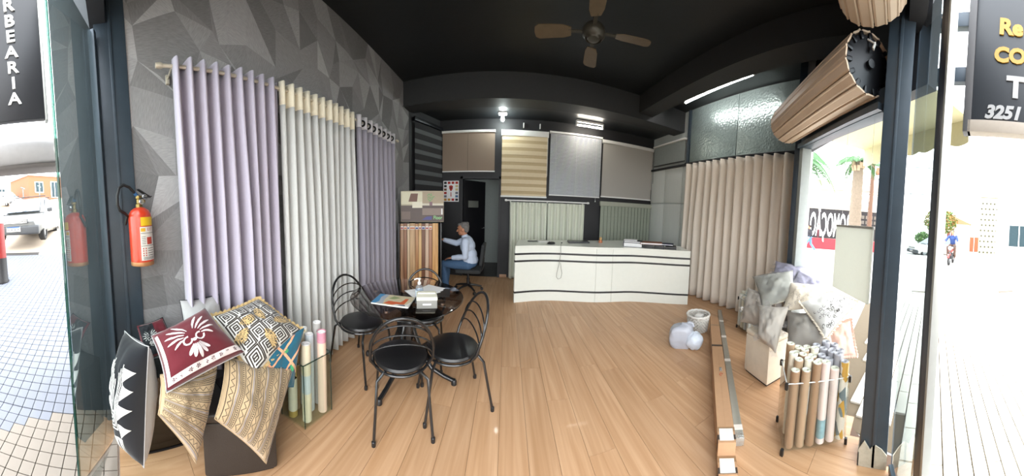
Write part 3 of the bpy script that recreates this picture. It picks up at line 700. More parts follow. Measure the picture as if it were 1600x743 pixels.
e_ = Vector((2.98 - 2.0, 3.3 - 4.0, 0)).normalized(); ez = math.atan2(e_.y, e_.x)
def along(s, b_): p = Vector((2.06, 4.02, 0)) + e_ * s + Vector((-e_.y, e_.x, 0)) * b_; return (p.x, p.y)
t = binder('thick slate-grey sample book at the left of the counter pile', (*along(.17, .10), cz), ez - PI / 2 + PI / 2, (.34, .24, .075), SLATE)
binder('dark sample book lying on the slate-grey one', (*along(.17, .10), cz + .075), ez, (.33, .24, .03), DKB)
binder('slim white catalogue on top of the left pile', (*along(.12, .10), cz + .105), ez + .04, (.24, .18, .014), PAPER, 'catalogue')
binder('black-covered sample book with white page edges in the middle of the pile', (*along(.46, .08), cz), ez + PI / 2, (.24, .185, .06), DKB)
binder('black-covered sample book, second of the pair in the middle of the pile', (*along(.655, .08), cz), ez + PI / 2, (.24, .185, .06), DKB)
binder('black-covered sample book at the right end of the counter pile', (*along(.86, .08), cz), ez + PI / 2, (.24, .20, .05), DKB)
binder('chestnut-brown catalogue lying across the middle sample books', (*along(.50, .10), cz + .062), ez + .05, (.40, .26, .035), TAN, 'catalogue')
binder('navy-blue folder on the right sample books', (*along(.80, .10), cz + .062), ez - .1, (.22, .22, .025), NAVY, 'folder')

# ------------------------------------------------------------------ wood sample rack and desk
rk = thing('sample_rack', 'floor sample rack with wooden planks under a printed header board', 'rack', (-1.43, 3.93, 0), rz=.33); rk.scale = (.80, 1, 1)
MB().box((0, .10, .03), (.86, .30, .06), bev=.006).box((0, .23, .66), (.86, .03, 1.26), bev=.004).box((.44, .08, .66), (.025, .32, 1.30), bev=.004).box((-.44, .08, .66), (.025, .32, 1.30), bev=.004).build('frame', BLACKPL, rk)
wc = [('#8a5f45', '#a07a5c', '#b58f70'), ('#6f4a33', '#83593f', '#976a4d'), ('#bfa588', '#cdb595', '#d9c5a6'), ('#a88660', '#b8966e', '#c7a67e'), ('#96683f', '#aa7b50', '#bd8f63'), ('#b08a58', '#c39d68', '#d2af7b'), ('#5f3d29', '#764d35', '#8a5f44'), ('#b99d86', '#c6ab93', '#d3baa3'), ('#7c5138', '#936448', '#a87a5c'), ('#b9884f', '#c89860', '#d6aa72')]
wd = [.075, .075, .05, .12, .07, .065, .075, .075, .075, .13]; x = -.42
lc = [mat('label_' + a, b_, .6) for a, b_ in (('red', '#9b3a35'), ('orange', '#c4703f'), ('blue', '#39407e'))]
for k, (c3, ww) in enumerate(zip(wc, wd)):
    m = wood('sample_wood_%s' % ORD[k], *[rgb(q) for q in c3], rough=.45, axis=2, rnd=False)
    yb = -.02 - .02 * (k % 3 == 1)
    o = MB().box((0, 0, .62), (ww - .006, .018, 1.22 + .015 * (k % 2)), bev=.002).build('wood_sample', m, rk); o.location = (x + ww / 2, yb, .065); o.rotation_euler = (-.03, 0, 0)
    if k < 9:
        MB().box((0, -.011, 1.16), (ww - .012, .003, .05)).build('label', PAPER, o, 0); MB().box((0, -.0135, 1.155), (ww - .022, .003, .026)).build('label_print', lc[(k * 7 + k // 3) % 3], o, 0)
    x += ww
hb = MB().box((.0, 0, 1.585), (.90, .03, .52), bev=.003).build('header_board', mat('header_beige', '#b5ab93', .5), rk); hb.location = (.05, .02, 0)
def hp(nm, c, x0, z0, x1, z1, y=-.0165): MB().span((x0, y - .002, z0), (x1, y, z1)).build(nm, mat('header_' + nm, c, .5), hb, 0)
hp('printed_floor', '#5a4b46', -.445, 1.33, .445, 1.60); hp('printed_floor_light', '#8a7a70', .0, 1.44, .44, 1.555, -.018); hp('printed_rug', '#75635a', -.44, 1.37, -.25, 1.50, -.018)
hp('printed_skirting', '#cfc9b8', .0, 1.60, .445, 1.635, -.018); hp('printed_wall', '#a8987f', .0, 1.635, .445, 1.84); hp('printed_sofa', '#d6d0b4', -.445, 1.62, .0, 1.83)
hp('printed_seat', '#e2ddc8', -.21, 1.56, .0, 1.66, -.020)
MB().prism([(-.29, 1.665), (-.11, 1.665), (-.09, 1.80), (-.24, 1.80)], .003, Matrix.Translation((0, -.018, 0)) @ Matrix.Rotation(PI / 2, 4, 'X')).build('printed_cushion', mat('header_cushion', '#6b4634', .5), hb, 0)
b = MB(); rng = random.Random(3)
for _ in range(26):
    a = rng.uniform(0, 2 * PI); r_ = rng.uniform(0, .06); b.prism([(0, 0), (.018, .01), (.03, 0), (.018, -.01)], .002, Matrix.Translation((.18 + r_ * math.cos(a), -.019, 1.745 + r_ * math.sin(a))) @ Matrix.Rotation(PI / 2, 4, 'X') @ Matrix.Rotation(a, 4, 'Z'))
b.build('printed_plant', mat('header_green', '#6fa56c', .5), hb, 0)
hp('printed_pot', '#80626a', .15, 1.60, .21, 1.66, -.021)
text('Floor', .085, mat('header_lettering_green', '#8fd08a', .4, emit=0), hb, (.325, -.020, 1.395), (PI / 2, 0, 0), .001, .001)
MB().prism([(-.01, 1.36), (.2, 1.36), (.2, 1.42), (.09, 1.415)], .002, Matrix.Translation((0, -.019, 0)) @ Matrix.Rotation(PI / 2, 4, 'X')).build('printed_logo_swoosh', mat('header_indigo', '#4d4a86', .5), hb, 0)
MB().box((.46, .0, 1.50), (.03, .02, .10), bev=.003).build('white_clip', WHITE, rk)
dk = thing('desk', 'small black desk against the wall in front of the seated man', 'desk', (-1.43, 4.80, 0), rz=0); dk.scale = (.66, .85, .88)
MB().box((0, 0, .73), (.50, .70, .035), bev=.006).build('top', BLACKPL, dk); MB().box((-.05, .30, .36), (.38, .03, .71), bev=.004).build('side_panel', BLACKPL, dk); MB().box((-.05, -.28, .36), (.38, .03, .71), bev=.004).build('side_panel', BLACKPL, dk)
t = thing('monitor', 'black computer monitor on the desk before the seated man', 'monitor', (-1.50, 4.80, .659), rz=PI / 2)
MB().box((0, 0, .01), (.2, .15, .02), bev=.006).build('foot', BLACKPL, t); MB().box((0, .02, .13), (.04, .03, .22), bev=.005).build('stem', BLACKPL, t); MB().box((0, 0, .33), (.46, .03, .28), bev=.006).build('screen', BLACKPL, t)
t = thing('cup', 'white cup on the desk edge by the seated man', 'cup', (-1.31, 4.60, .659))
MB().lathe([(0, 0), (.030, 0), (.040, .085), (.036, .085), (.028, .008), (0, .008)], 16).build('bowl', WHITE, t); MB().tube([(.038, 0, .07), (.062, 0, .062), (.060, 0, .03), (.033, 0, .022)], .005, 6).build('handle', WHITE, t)
# ------------------------------------------------------------------ glass table and its chairs
TCX, TCY = -.91, 2.13
BLKTUBE = mat('black_enamelled_tube', (.012, .012, .013), .22, .1, var=.1, coat=.3)
VINYL = mat('black_vinyl', (.010, .010, .011), .33, var=.2, scale=30, bump=.08, bscale=120)
t = thing('round_table', 'round table with a smoked glass top on a black four-footed pedestal', 'table', (TCX, TCY, 0))
MB().lathe([(0, 0), (.528, 0), (.533, .003), (.533, .007), (.528, .010), (0, .010)], 64, (0, 0, .74)).build('glass_top', glass('smoked_glass', (.50, .46, .45), 1.5, refl=1.4), t)
MB().lathe([(.5335, .002), (.536, .005), (.5335, .008), (.5335, .002)], 64, (0, 0, .74)).build('glass_rim', mat('dark_glass_rim', (.01, .012, .012), .15), t)
MB().lathe([(0, .30), (.055, .30), (.055, .70), (.13, .722), (.13, .738), (0, .738)], 24).box((0, 0, .42), (.15, .15, .22), bev=.02).build('pedestal', BLKTUBE, t)
for k in range(4):
    a = PI * .97 + k * PI / 2; c_, s_ = math.cos(a), math.sin(a)
    P = [(.045, .50), (.10, .36), (.17, .20), (.26, .10), (.38, .055), (.48, .03)]
    o = MB().tube([(c_ * r, s_ * r, z) for r, z in P], [.022, .022, .022, .021, .020, .019], 10).build('foot', BLKTUBE, t)
    MB().lathe([(0, 0), (.026, 0), (.026, .03), (.018, .045), (0, .045)], 12, (c_ * .475, s_ * .475, 0)).build('foot_cap', BLACKPL, o)
    MB().tube([(c_ * .05, s_ * .05, .60), (c_ * .18, s_ * .18, .70), (c_ * .36, s_ * .36, .725)], .014, 8).build('top_arm', BLKTUBE, t)
    MB().lathe([(0, .722), (.03, .722), (.03, .739), (0, .739)], 14, (c_ * .36, s_ * .36, 0)).build('glass_pad', CHROME, t)
def make_chair(label, loc, rz):
    t = thing('metal_chair', label, 'chair', loc, rz, )
    MB().lathe([(0, .438), (.17, .438), (.198, .446), (.205, .460), (.198, .476), (.16, .486), (.08, .489), (0, .490)], 36).build('seat', VINYL, t)
    ring = [(.212 * math.cos(2 * PI * k / 32), .212 * math.sin(2 * PI * k / 32), .440) for k in range(32)]
    MB().tube(ring, .010, 8, closed=True).build('seat_ring', BLKTUBE, t)
    for sx in (-1, 1):
        for sy, out in ((1, .26), (-1, .27)):
            a = Vector((sx * .125, sy * .165, .442)); f = Vector((sx * .20, sy * out, 0)); k_ = Vector((sx * .175, sy * .20, .40))
            o = MB().tube([a * .86 + Vector((0, 0, .06)), a, k_, lerp(k_, f, .5), f + Vector((0, 0, .012))], .0105, 8).build('leg', BLKTUBE, t)
            MB().lathe([(0, 0), (.015, 0), (.015, .03), (.0105, .034), (0, .034)], 10, f).build('rubber_foot', BLACKPL, o)
    def arch(w0, z0, y0, w1, top, ytop, n=22):
        pts = []
        for k in range(n + 1):
            a = PI * k / n; x = -math.cos(a); h = math.sin(a) ** .8
            pts.append((x * (w0 + (w1 - w0) * h), y0 + (ytop - y0) * h, z0 + (top - z0) * h))
        return pts
    MB().tube([(-.19, -.09, .44)] + arch(.225, .50, -.12, .225, .875, -.27) + [(.19, -.09, .44)], .0115, 10).build('back_hoop', BLKTUBE, t)
    for z0, top, w, y in ((.60, .795, .226, -.205), (.555, .715, .226, -.18), (.515, .635, .225, -.155)):
        MB().tube(arch(w, z0, -.13 - (z0 - .5) * .35, w, top, y), .006, 8).build('back_arc', BLKTUBE, t)
    return t
ch = make_chair('black metal hoop-back chair with its back to the camera, nearest of the four', (-.76, 1.66, 0), .48)
dup(ch, (-1.34, 1.99, 0), -1.80, 'black metal hoop-back chair between the table and the white sheer curtain')
dup(ch, (-.41, 1.90, 0), 2.05, 'black metal hoop-back chair on the open floor side of the table')
dup(ch, (-.84, 2.40, 0), 3.38, 'black metal hoop-back chair on the far side of the table, facing the camera')
TZ = .7505
def rug(z, *pts): return [Vector((x, y, z)) for x, y in pts]
t = thing('magazine', 'colourful magazine with orange and sand picture on the glass table', 'magazine', (-.96, 1.94, TZ), rz=.12)
b = MB()
for k in range(4): b.box((.003 * (k % 2), .002 * k, .0012 + k * .0022), (.335, .225, .002))
b.build('pages', PAPER, t, 0)
cv = MB().box((0, .004, .0098), (.34, .23, .0012)).build('cover', mat('cover_sand', '#c9bd9e', .35, var=.15, scale=25), t, 0)
def cp(nm, c, pts, z=.0106): MB().prism(pts, .0006, Matrix.Translation((0, .004, z))).build(nm, mat('cover_' + nm, c, .35), cv, 0)
cp('printed_sky', '#3f86b4', [(-.168, -.113), (-.168, .113), (-.11, .113), (-.13, .03), (-.11, -.06), (-.13, -.113)])
cp('printed_mist', '#a9b0b8', [(-.13, -.113), (-.11, -.06), (-.13, .03), (-.11, .113), (-.075, .113), (-.08, .0), (-.06, -.113)], .0107)
cp('printed_rock', '#cf5f30', [(-.06, -.09), (-.03, -.03), (.08, -.035), (.10, .05), (.13, .055), (.125, -.02), (.12, -.08), (.02, -.10)])
cp('printed_leaf', '#8c9a6a', [(-.05, .02), (-.02, .09), (.05, .06), (.0, .015)])
cp('printed_white', '#d9d9d6', [(.02, -.112), (.168, -.112), (.168, .0), (.14, -.07), (.05, -.085)], .0108)
cp('printed_shadow', '#34405a', [(.07, -.10), (.14, -.105), (.13, -.08), (.09, -.085)], .0112)
for i, (x, y, r, lab) in enumerate(((-.80, 2.27, .35, 'loose white papers under the sanitizer bottle on the glass table'),)):
    t = thing('paper_stack', lab, 'papers', (x, y, TZ), rz=r); bb = None
    for k in range(3):
        o = MB().box((0, 0, .0015 + .002 * k), (.21, .297, .0015)).build('sheet', PAPER, t, 0); o.location = (.03 * k, .012 * k, 0); o.rotation_euler = (0, 0, -1.1 + .22 * k)
t = thing('clipboard', 'thin black folder sticking out from under the white papers', 'folder', (-.70, 2.28, TZ - .0), rz=.2)
MB().box((0, 0, .0), (.34, .22, .0008)).build('board', BLACKPL, t, 0); t.children[0].location = (0, 0, .0005)
t = thing('sanitizer_bottle', 'clear pump bottle of hand sanitizer with white pump on the papers', 'bottle', (-.775, 2.11, TZ))
MB().lathe([(0, 0), (.033, 0), (.036, .006), (.036, .09), (.028, .112), (.013, .122), (.013, .130), (0, .130)], 20).build('bottle', glass('clear_gel', (.86, .89, .92), 1.33, .03, .12, (.85, .9, .95)), t)
MB().lathe([(.0365, .02), (.037, .021), (.037, .075), (.0365, .076)], 20).build('label', mat('pale_blue_label', '#c4d2de', .5), t)
b = MB().lathe([(0, .128), (.016, .128), (.016, .148), (.007, .152), (.007, .172), (.014, .174), (.014, .184), (0, .186)], 14); b.tube([(0, 0, .180), (-.02, -.01, .181), (-.042, -.02, .172)], .006, 8); b.build('pump', WHITE, t)
t = thing('card_box', 'white and grey lidded card box in front of the sanitizer bottle', 'box', (-.655, 1.965, TZ), rz=.36)
MB().box((0, 0, .035), (.17, .14, .07), bev=.003).build('base', mat('grey_card', '#85847f', .6), t)
MB().box((0, .0, .082), (.174, .144, .028), bev=.003).build('lid', mat('cream_card', '#dedccb', .6), t)
MB().box((0, .035, .10), (.150, .05, .012), bev=.002).build('inner_tray', mat('cream_card'), t); MB().box((0, -.0715, .036), (.07, .002, .012), bev=.0008).build('printed_mark', PAPER, t, 0)

# ------------------------------------------------------------------ people
SKIN = mat('skin', '#b07a5c', .55, var=.06, scale=20); HAIRG = mat('grey_hair', '#6d6a68', .8, var=.3, scale=60, bump=.4, bscale=200)
def remeshed(mb, name, m, parent, vox, smooth_it=2):
    o = mb.build(name, m, parent, 0, normals=False)
    q = o.modifiers.new('r', 'REMESH'); q.mode = 'VOXEL'; q.voxel_size = vox; q.use_smooth_shade = True
    if smooth_it:
        q = o.modifiers.new('s', 'SMOOTH'); q.factor = .5; q.iterations = smooth_it
    o = evaluated(o); o.data.materials.clear(); o.data.materials.append(m)
    for p in o.data.polygons: p.use_smooth = True
    return o
def limb(mb, pts, rad, n=10):
    mb.tube(pts, rad, n)
    for p, r in zip(pts, rad): mb.ball(p, (r, r, r), 10, 8)
    return mb
def hand(mb, wrist, fwd, palm_n, side, curl=.5, s=1.):       # palm with four fingers and a thumb
    w_, f, nn = Vector(wrist), Vector(fwd).normalized(), Vector(palm_n).normalized(); sd = f.cross(nn).normalized() * side
    M = Matrix((f, sd, nn)).transposed().to_4x4()
    mb.ball(w_ + f * .045 * s, (.052 * s, .040 * s, .016 * s), 10, 8, M)
    for k, ln in enumerate((.068, .078, .072, .056)):
        b0 = w_ + (f * .082 + sd * (.027 - .018 * k)) * s; q = [b0]; a = 0
        for j in range(3):
            a += curl * (.5 + .25 * j); q.append(q[-1] + (f * math.cos(a) + nn * math.sin(a)) * ln * s / 2.6)
        limb(mb, q, [.0095 * s, .009 * s, .0085 * s, .0075 * s], 8)
    limb(mb, [w_ + (f * .025 + sd * .03) * s, w_ + (f * .055 + sd * .055 + nn * .015) * s, w_ + (f * .08 + sd * .062 + nn * .03) * s], [.013 * s, .011 * s, .009 * s], 8)
def head(mb, c, fwd, s=1.):
    f = Vector(fwd).normalized(); r = f.cross(Vector((0, 0, 1))).normalized(); u = r.cross(f)
    M = Matrix((f, r, u)).transposed().to_4x4(); c = Vector(c)
    P = lambda x, y, z: c + (f * x + r * y + u * z) * s
    mb.ball(c + u * .02 * s, (.098 * s, .076 * s, .100 * s), 16, 12, M)
    mb.ball(P(.022, 0, -.045), (.070 * s, .060 * s, .072 * s), 14, 10, M)
    mb.ball(P(.060, 0, -.095), (.028 * s, .030 * s, .020 * s), 10, 8, M)         # chin
    limb(mb, [P(.092, 0, .012), P(.108, 0, -.018), P(.116, 0, -.036)], [.009 * s, .012 * s, .016 * s], 8)   # nose
    mb.ball(P(.088, 0, .035), (.018 * s, .055 * s, .012 * s), 10, 6, M)           # brow
    mb.ball(P(.086, 0, -.066), (.014 * s, .026 * s, .006 * s), 10, 6, M).ball(P(.084, 0, -.077), (.014 * s, .024 * s, .007 * s), 10, 6, M)
    for y in (-1, 1): mb.ball(P(-.008, y * .078, -.015), (.020 * s, .010 * s, .032 * s), 10, 8, M)
    return P, M
man = thing('person', 'grey-haired man in a pale blue shirt and jeans sitting on an office chair', 'person', (-.74, 4.52, 0))
def L(x, y, z): return Vector((x + .0, y, z))
# local axes: he faces -X
pel, che, nek = L(.06, 0, .56), L(.03, 0, .86), L(-.02, 0, 1.02)
hd_c = L(-.06, 0, 1.17)
b = MB()
b.ball(pel, (.15, .17, .12)).ball(L(.06, 0, .70), (.125, .155, .13)).ball(che, (.13, .175, .14)).ball(L(.02, 0, .95), (.10, .17, .08))
limb(b, [L(.0, 0, .98), L(-.025, 0, 1.03), L(-.04, 0, 1.08)], [.07, .058, .055])
P_, M_ = head(b, hd_c, (-1, .05, -.05))
arms = {-1: [L(.02, -.19, .97), L(-.14, -.21, .76), L(-.14 - .20, -.14, .66)], 1: [L(.0, .19, .97), L(-.20, .17, .86), L(-.40, .06, .90)]}
arms = {-1: [L(.02, -.20, .96), L(.02, -.23, .70), L(-.22, -.17, .66)], 1: [L(-.0, .19, .96), L(-.21, .14, .88), L(-.44, .05, .95)]}
for s_, (a, e, h_) in arms.items():
    limb(b, [a, e, h_], [.055, .043, .030]); d_ = (h_ - e).normalized()
    hand(b, h_, d_, (0, -.3, -1) if s_ > 0 else (0, .2, -1), 1 if s_ > 0 else -1, .5 if s_ > 0 else .35)
legs = {-1: [L(.05, -.10, .53), L(-.40, -.11, .52), L(-.36, -.09, .09)], 1: [L(.05, .10, .53), L(-.38, .13, .52), L(-.42, .14, .09)]}
for s_, (a, e, h_) in legs.items():
    limb(b, [a, lerp(a, e, .5), e, lerp(e, h_, .35), h_], [.088, .078, .060, .055, .040])
    limb(b, [h_ - Vector((0, 0, .03)), h_ + Vector((-.10, 0, -.05)), h_ + Vector((-.17, 0, -.062))], [.035, .030, .024])
remeshed(b, 'body', SKIN, man, .0075)
SHIRT = mat('pale_blue_shirt_cloth', '#b9c5d8', .85, var=.05, bump=.12, bscale=30); JEANS = mat('blue_denim', '#3c5878', .85, var=.15, scale=40, bump=.1, bscale=200)
b = MB()
b.ball(L(.07, 0, .60), (.165, .185, .13)).ball(L(.07, 0, .70), (.142, .172, .14)).ball(che, (.145, .19, .15)).ball(L(.02, 0, .955), (.112, .18, .085))
limb(b, [L(-.005, 0, .985), L(-.025, 0, 1.03)], [.078, .068])
for s_, (a, e, h_) in arms.items(): limb(b, [a, lerp(a, e, .55), e, lerp(e, h_, .5), lerp(e, h_, .93)], [.075, .066, .060, .054, .044])
o = remeshed(b, 'shirt', SHIRT, man, .010)
for s_ in (-1, 1): MB().prism([(0, 0), (.075, -.01), (.085, .03), (.01, .045)], .008, Matrix.Translation((-.075, s_ * .04, 1.005)) @ Matrix.Rotation(s_ * .9, 4, 'X') @ Matrix.Rotation(.3, 4, 'Y')).build('collar', SHIRT, o)
b = MB(); b.ball(pel + Vector((.01, 0, -.01)), (.155, .180, .105))
for s_, (a, e, h_) in legs.items(): limb(b, [a, lerp(a, e, .5), e, lerp(e, h_, .4), lerp(e, h_, .92)], [.098, .090, .075, .070, .066])
remeshed(b, 'trousers', JEANS, man, .011)
for s_, (a, e, h_) in legs.items():
    q = h_.copy(); b = MB(); limb(b, [Vector((q.x + .03, q.y, .045)), Vector((q.x - .08, q.y, .040)), Vector((q.x - .18, q.y, .034))], [.045, .042, .034]); b.box((q.x - .07, q.y, .008), (.29, .085, .016), bev=.006)
    remeshed(b, 'shoe', mat('dark_shoe', '#2a2422', .5), man, .008)
b = MB(); b.ball(P_(-.030, 0, .050), (.092, .083, .085), 16, 12, M_); b.ball(P_(-.062, 0, .005), (.055, .076, .080), 14, 10, M_); b.ball(P_(.055, 0, .085), (.045, .065, .030), 12, 8, M_)
for k in range(14): b.ball(P_(-.04 + .05 * math.cos(k * 2.4), .05 * math.sin(k * 2.4), .10 + .012 * math.sin(k)), (.028, .028, .022), 8, 6, M_)
remeshed(b, 'hair', HAIRG, man, .008)
for y in (-1, 1): MB().ball(P_(.088, y * .032, .012), (.010, .013, .008), 10, 6, M_).build('eye', mat('eye', '#2a1d18', .2), man)
oc = thing('office_chair', 'dark grey swivel office chair under the seated man', 'chair', (-.70, 4.56, 0))
GF = mat('charcoal_fabric', '#2b2d2e', .9, var=.15, bump=.1, bscale=200)
MB().box((.02, 0, .415), (.46, .46, .07), bev=.03, seg=3).build('seat', GF, oc)
bk = MB().box((0, 0, 0), (.06, .42, .38), bev=.028, seg=3).build('backrest', GF, oc); bk.location = (.27, 0, .72); bk.rotation_euler = (0, .12, 0)
MB().tube([(.1, 0, .38), (.26, 0, .40), (.29, 0, .50), (.29, 0, .66)], .016, 8).build('back_bar', BLACKPL, oc)
MB().lathe([(0, .10), (.03, .10), (.03, .24), (.02, .25), (.02, .38), (0, .38)], 14).build('gas_column', BLACKPL, oc)
for k in range(5):
    a = 2 * PI * k / 5 + .3; c_, s_ = math.cos(a), math.sin(a)
    o = MB().tube([(.02 * c_, .02 * s_, .12), (.15 * c_, .15 * s_, .105), (.26 * c_, .26 * s_, .075)], [.026, .020, .015], 8).build('base_leg', BLACKPL, oc)
    MB().lathe([(0, -.022), (.026, -.022), (.028, -.016), (.028, .016), (.026, .022), (0, .022)], 14, (.265 * c_, .265 * s_, .028), Matrix.Rotation(a, 4, 'Z') @ Matrix.Rotation(PI / 2, 4, 'X')).build('castor', BLACKPL, o)

# ------------------------------------------------------------------ cushions
def pillow(name, label, corners, thick, mf, mb_=None, group=None, pinch=.075, seed=1, wrap=False, prints=(), wr=.012, sag=0., cat='cushion', fringe=None, N=22):
    tl, tr, br, bl = [Vector(c) for c in corners]
    nrm = (tr - bl).cross(tl - br); nrm.normalize(); cen = (tl + tr + br + bl) / 4
    if nrm.dot(Vector((0, 0, HE)) - cen) < 0: nrm = -nrm
    ez_ = min(c.z for c in (tl, tr, br, bl)); t = thing(name, label, cat, (cen.x, cen.y, ez_), group=group)
    e1 = (tr - tl + br - bl) / 2; e2 = (bl - tl + br - tr) / 2; rng = Vector((seed * 3.1, seed * 1.7, 0))
    def pos(u, v, side, push=0.):
        a, c = 2 * u - 1, 2 * v - 1
        pu = a * (1 - pinch * (1 - c * c)); pv = c * (1 - pinch * (1 - a * a))
        U, V = (pu + 1) / 2, (pv + 1) / 2
        p = (tl * (1 - U) + tr * U) * (1 - V) + (bl * (1 - U) + br * U) * V
        h = (max(0, (1 - a * a)) * max(0, (1 - c * c))) ** .5
        n_ = noise.noise(Vector((u * 3.3, v * 3.3, side)) + rng) * wr * 2.2 + noise.noise(Vector((u * 9, v * 9, side)) + rng) * wr
        return p + nrm * side * (thick / 2 * h + (n_ * h) + push) + Vector((0, 0, -sag * h))
    bm = MB(); bm.grid(lambda u, v: pos(u, v, 1), N, N); bm.mi = 1; bm.grid(lambda u, v: pos(u, v, -1), N, N)
    bmesh.ops.remove_doubles(bm.bm, verts=bm.bm.verts, dist=.0004)
    bm.build('cover', [mf, mb_ or mf], t, 80, world=True)
    edge = [pos(k / N, 0, 1) for k in range(N)] + [pos(1, k / N, 1) for k in range(N)] + [pos(1 - k / N, 1, 1) for k in range(N)] + [pos(0, 1 - k / N, 1) for k in range(N)]
    if fringe:
        f = MB(); q = len(edge)
        for k in range(q * 2):
            a = lerp(edge[k // 2], edge[(k // 2 + 1) % q], (k % 2) * .5); o_ = (a - cen).normalized()
            tip = a + o_ * .022 + nrm * .012 * math.sin(k * 1.7); sd = o_.cross(nrm) * .007
            f.face([a - sd, a + sd, tip + sd * 1.6 + nrm * .006, tip - sd * 1.6])
        stuff(f.build('ruffle', fringe, t, 0, world=True, thick=.002))
    else: MB().tube(edge, .0035, 5, closed=True).build('seam', mb_ or mf, t, 60, world=True)
    for nm, m, polys in prints:
        f = MB()
        for poly in polys:                     # a flat print mapped onto the swollen front
            b2 = bmesh.new(); vs = [b2.verts.new((x, y, 0)) for x, y in poly]; F = b2.faces.new(vs)
            bmesh.ops.triangulate(b2, faces=[F])
            for _ in range(5):
                L_ = [e for e in b2.edges if e.calc_length() > .04]
                if not L_: break
                bmesh.ops.subdivide_edges(b2, edges=L_, cuts=1); bmesh.ops.triangulate(b2, faces=b2.faces)
            mp = {v: f.bm.verts.new(pos(min(.985, max(.015, v.co.x)), min(.985, max(.015, v.co.y)), 1, .0028)) for v in b2.verts}
            for g in b2.faces:
                try: f.bm.faces.new([mp[v] for v in g.verts])
                except ValueError: pass
            b2.free()
        stuff(f.build(nm, m, t, 80, world=True))
    if wrap:
        f = MB(); k_ = .006
        f.grid(lambda u, v: pos(u, v, 1, .007 + .010 * abs(noise.noise(Vector((u * 7, v * 7, 4)) + rng))) + (pos(u, v, 1) - cen) * .03, N, N)
        f.grid(lambda u, v: pos(u, v, -1, .007) + (pos(u, v, -1) - cen) * .03, 10, 10)
        f.build('plastic_wrap', film('crinkled_clear_film'), t, 80, world=True)
        r_ = MB(); c0 = pos(.5, 0, 1)
        for k in range(7):
            a = k * .9 + seed; p0 = edge[int((k * .31 + .07 * seed) % 1 * len(edge))]; o_ = (p0 - cen).normalized()
            s1 = o_.cross(nrm) * .035
            r_.face([p0 - s1, p0 + s1, p0 + o_ * .05 + s1 * .6 + nrm * .03 * math.sin(a), p0 + o_ * .06 - s1 * .8 + nrm * .03 * math.cos(a)])
        stuff(r_.build('wrap_corner', film('crinkled_clear_film'), t, 80, world=True))
    return t
def ribbon(pts, w_):                           # a drawn line as thin quads
    out = []
    for a, b_ in zip(pts, pts[1:]):
        a, b_ = Vector(a), Vector(b_); d_ = b_ - a
        if d_.length < 1e-6: continue
        n_ = Vector((-d_.y, d_.x)).normalized() * w_ / 2; e_ = d_.normalized() * w_ * .25
        out.append([tuple(a - e_ - n_), tuple(b_ + e_ - n_), tuple(b_ + e_ + n_), tuple(a - e_ + n_)])
    return out
def arcpts(cx, cy, r, a0, a1, n=8, ry=None): return [(cx + r * math.cos(a0 + (a1 - a0) * k / n), cy + (ry or r) * math.sin(a0 + (a1 - a0) * k / n)) for k in range(n + 1)]
def petal(cx, cy, a, r0, r1, w_, bend=0.):
    ca, sa = math.cos(a), math.sin(a); out = []
    for q, ww in ((0, .25), (.35, .8), (.7, 1), (.92, .6), (1, 0), (.92, -.6), (.7, -1), (.35, -.8), (0, -.25)):
        r = r0 + (r1 - r0) * q; b_ = bend * q * q
        out.append((cx + ca * r - sa * (ww * w_ + b_), cy + sa * r + ca * (ww * w_ + b_)))
    return out
MAROON = cloth_mat('maroon_velvet', '#5e1c26', .85); INKBLK = cloth_mat('ink_black_cloth', '#1d1f24', .85); OFFW = cloth_mat('off_white_print', '#d9cfcf', .85); SILV = cloth_mat('silver_grey_satin', '#a9a8a8', .4)
BEIGE = cloth_mat('beige_woven_cotton', '#ab9676', .9); LINE = cloth_mat('charcoal_print', '#3a3431', .9); GREYP = cloth_mat('grey_print', '#8b8380', .9); GOLD = cloth_mat('straw_print', '#bfa473', .85); WHT = cloth_mat('white_cotton', '#d8d8d4', .85)
TEAL, CORAL, LEAF = cloth_mat('teal_cotton', '#1d566b', .85), cloth_mat('coral_print', '#d49a78', .85), cloth_mat('green_print', '#3d8a5f', .85)
def damask(cx, cy, s):
    pol = []
    for k in range(5):
        a = -PI / 2 - .42 - k * .27
        for sg in (-1, 1):
            aa = -PI / 2 + sg * (.35 + k * .30); pol.append([(cx + (x) * s, cy + y * s) for x, y in petal(0, 0, aa, .10, .30 + .02 * k - .01 * k * k, .016, sg * .06)])
    for sg in (-1, 1):
        pol += [[(cx + x * s, cy + y * s) for x, y in q] for q in ribbon(arcpts(sg * .07, .03, .045, 0, 5, 9), .018)]
    for k in range(5):
        aa = PI / 2 + (k - 2) * .32; pol.append([(cx + x * s, cy + y * s) for x, y in petal(0, .06, aa, .05, .22 - .02 * abs(k - 2), .02)])
    pol.append([(cx + x * s, cy + .05 * s + y * s) for x, y in arcpts(0, 0, .022, 0, 2 * PI, 8)[:-1]])
    return pol
mband = [[(.02, .86), (.98, .86), (.98, .955), (.02, .955)], [(.02, .1), (.06, .1), (.06, .86), (.02, .86)]]
mfl = []
for k in range(9): mfl += [petal(.10 + k * .10, .908, q * PI / 3, .004, .032, .008) for q in range(6)]
pillow('throw_cushion', 'maroon cushion with white plume motif and white border, on top of the left pile', [(-1.50, .17, .86), (-1.56, .55, .96), (-1.31, .70, .73), (-1.24, .20, .68)], .22, MAROON, SILV, seed=2,
       prints=[('printed_plume', OFFW, damask(.48, .46, 1.35)), ('printed_border', OFFW, mband), ('printed_flowers', mat('plum_print', '#5a4248', .85), mfl)])
geo = []
rng = random.Random(9)
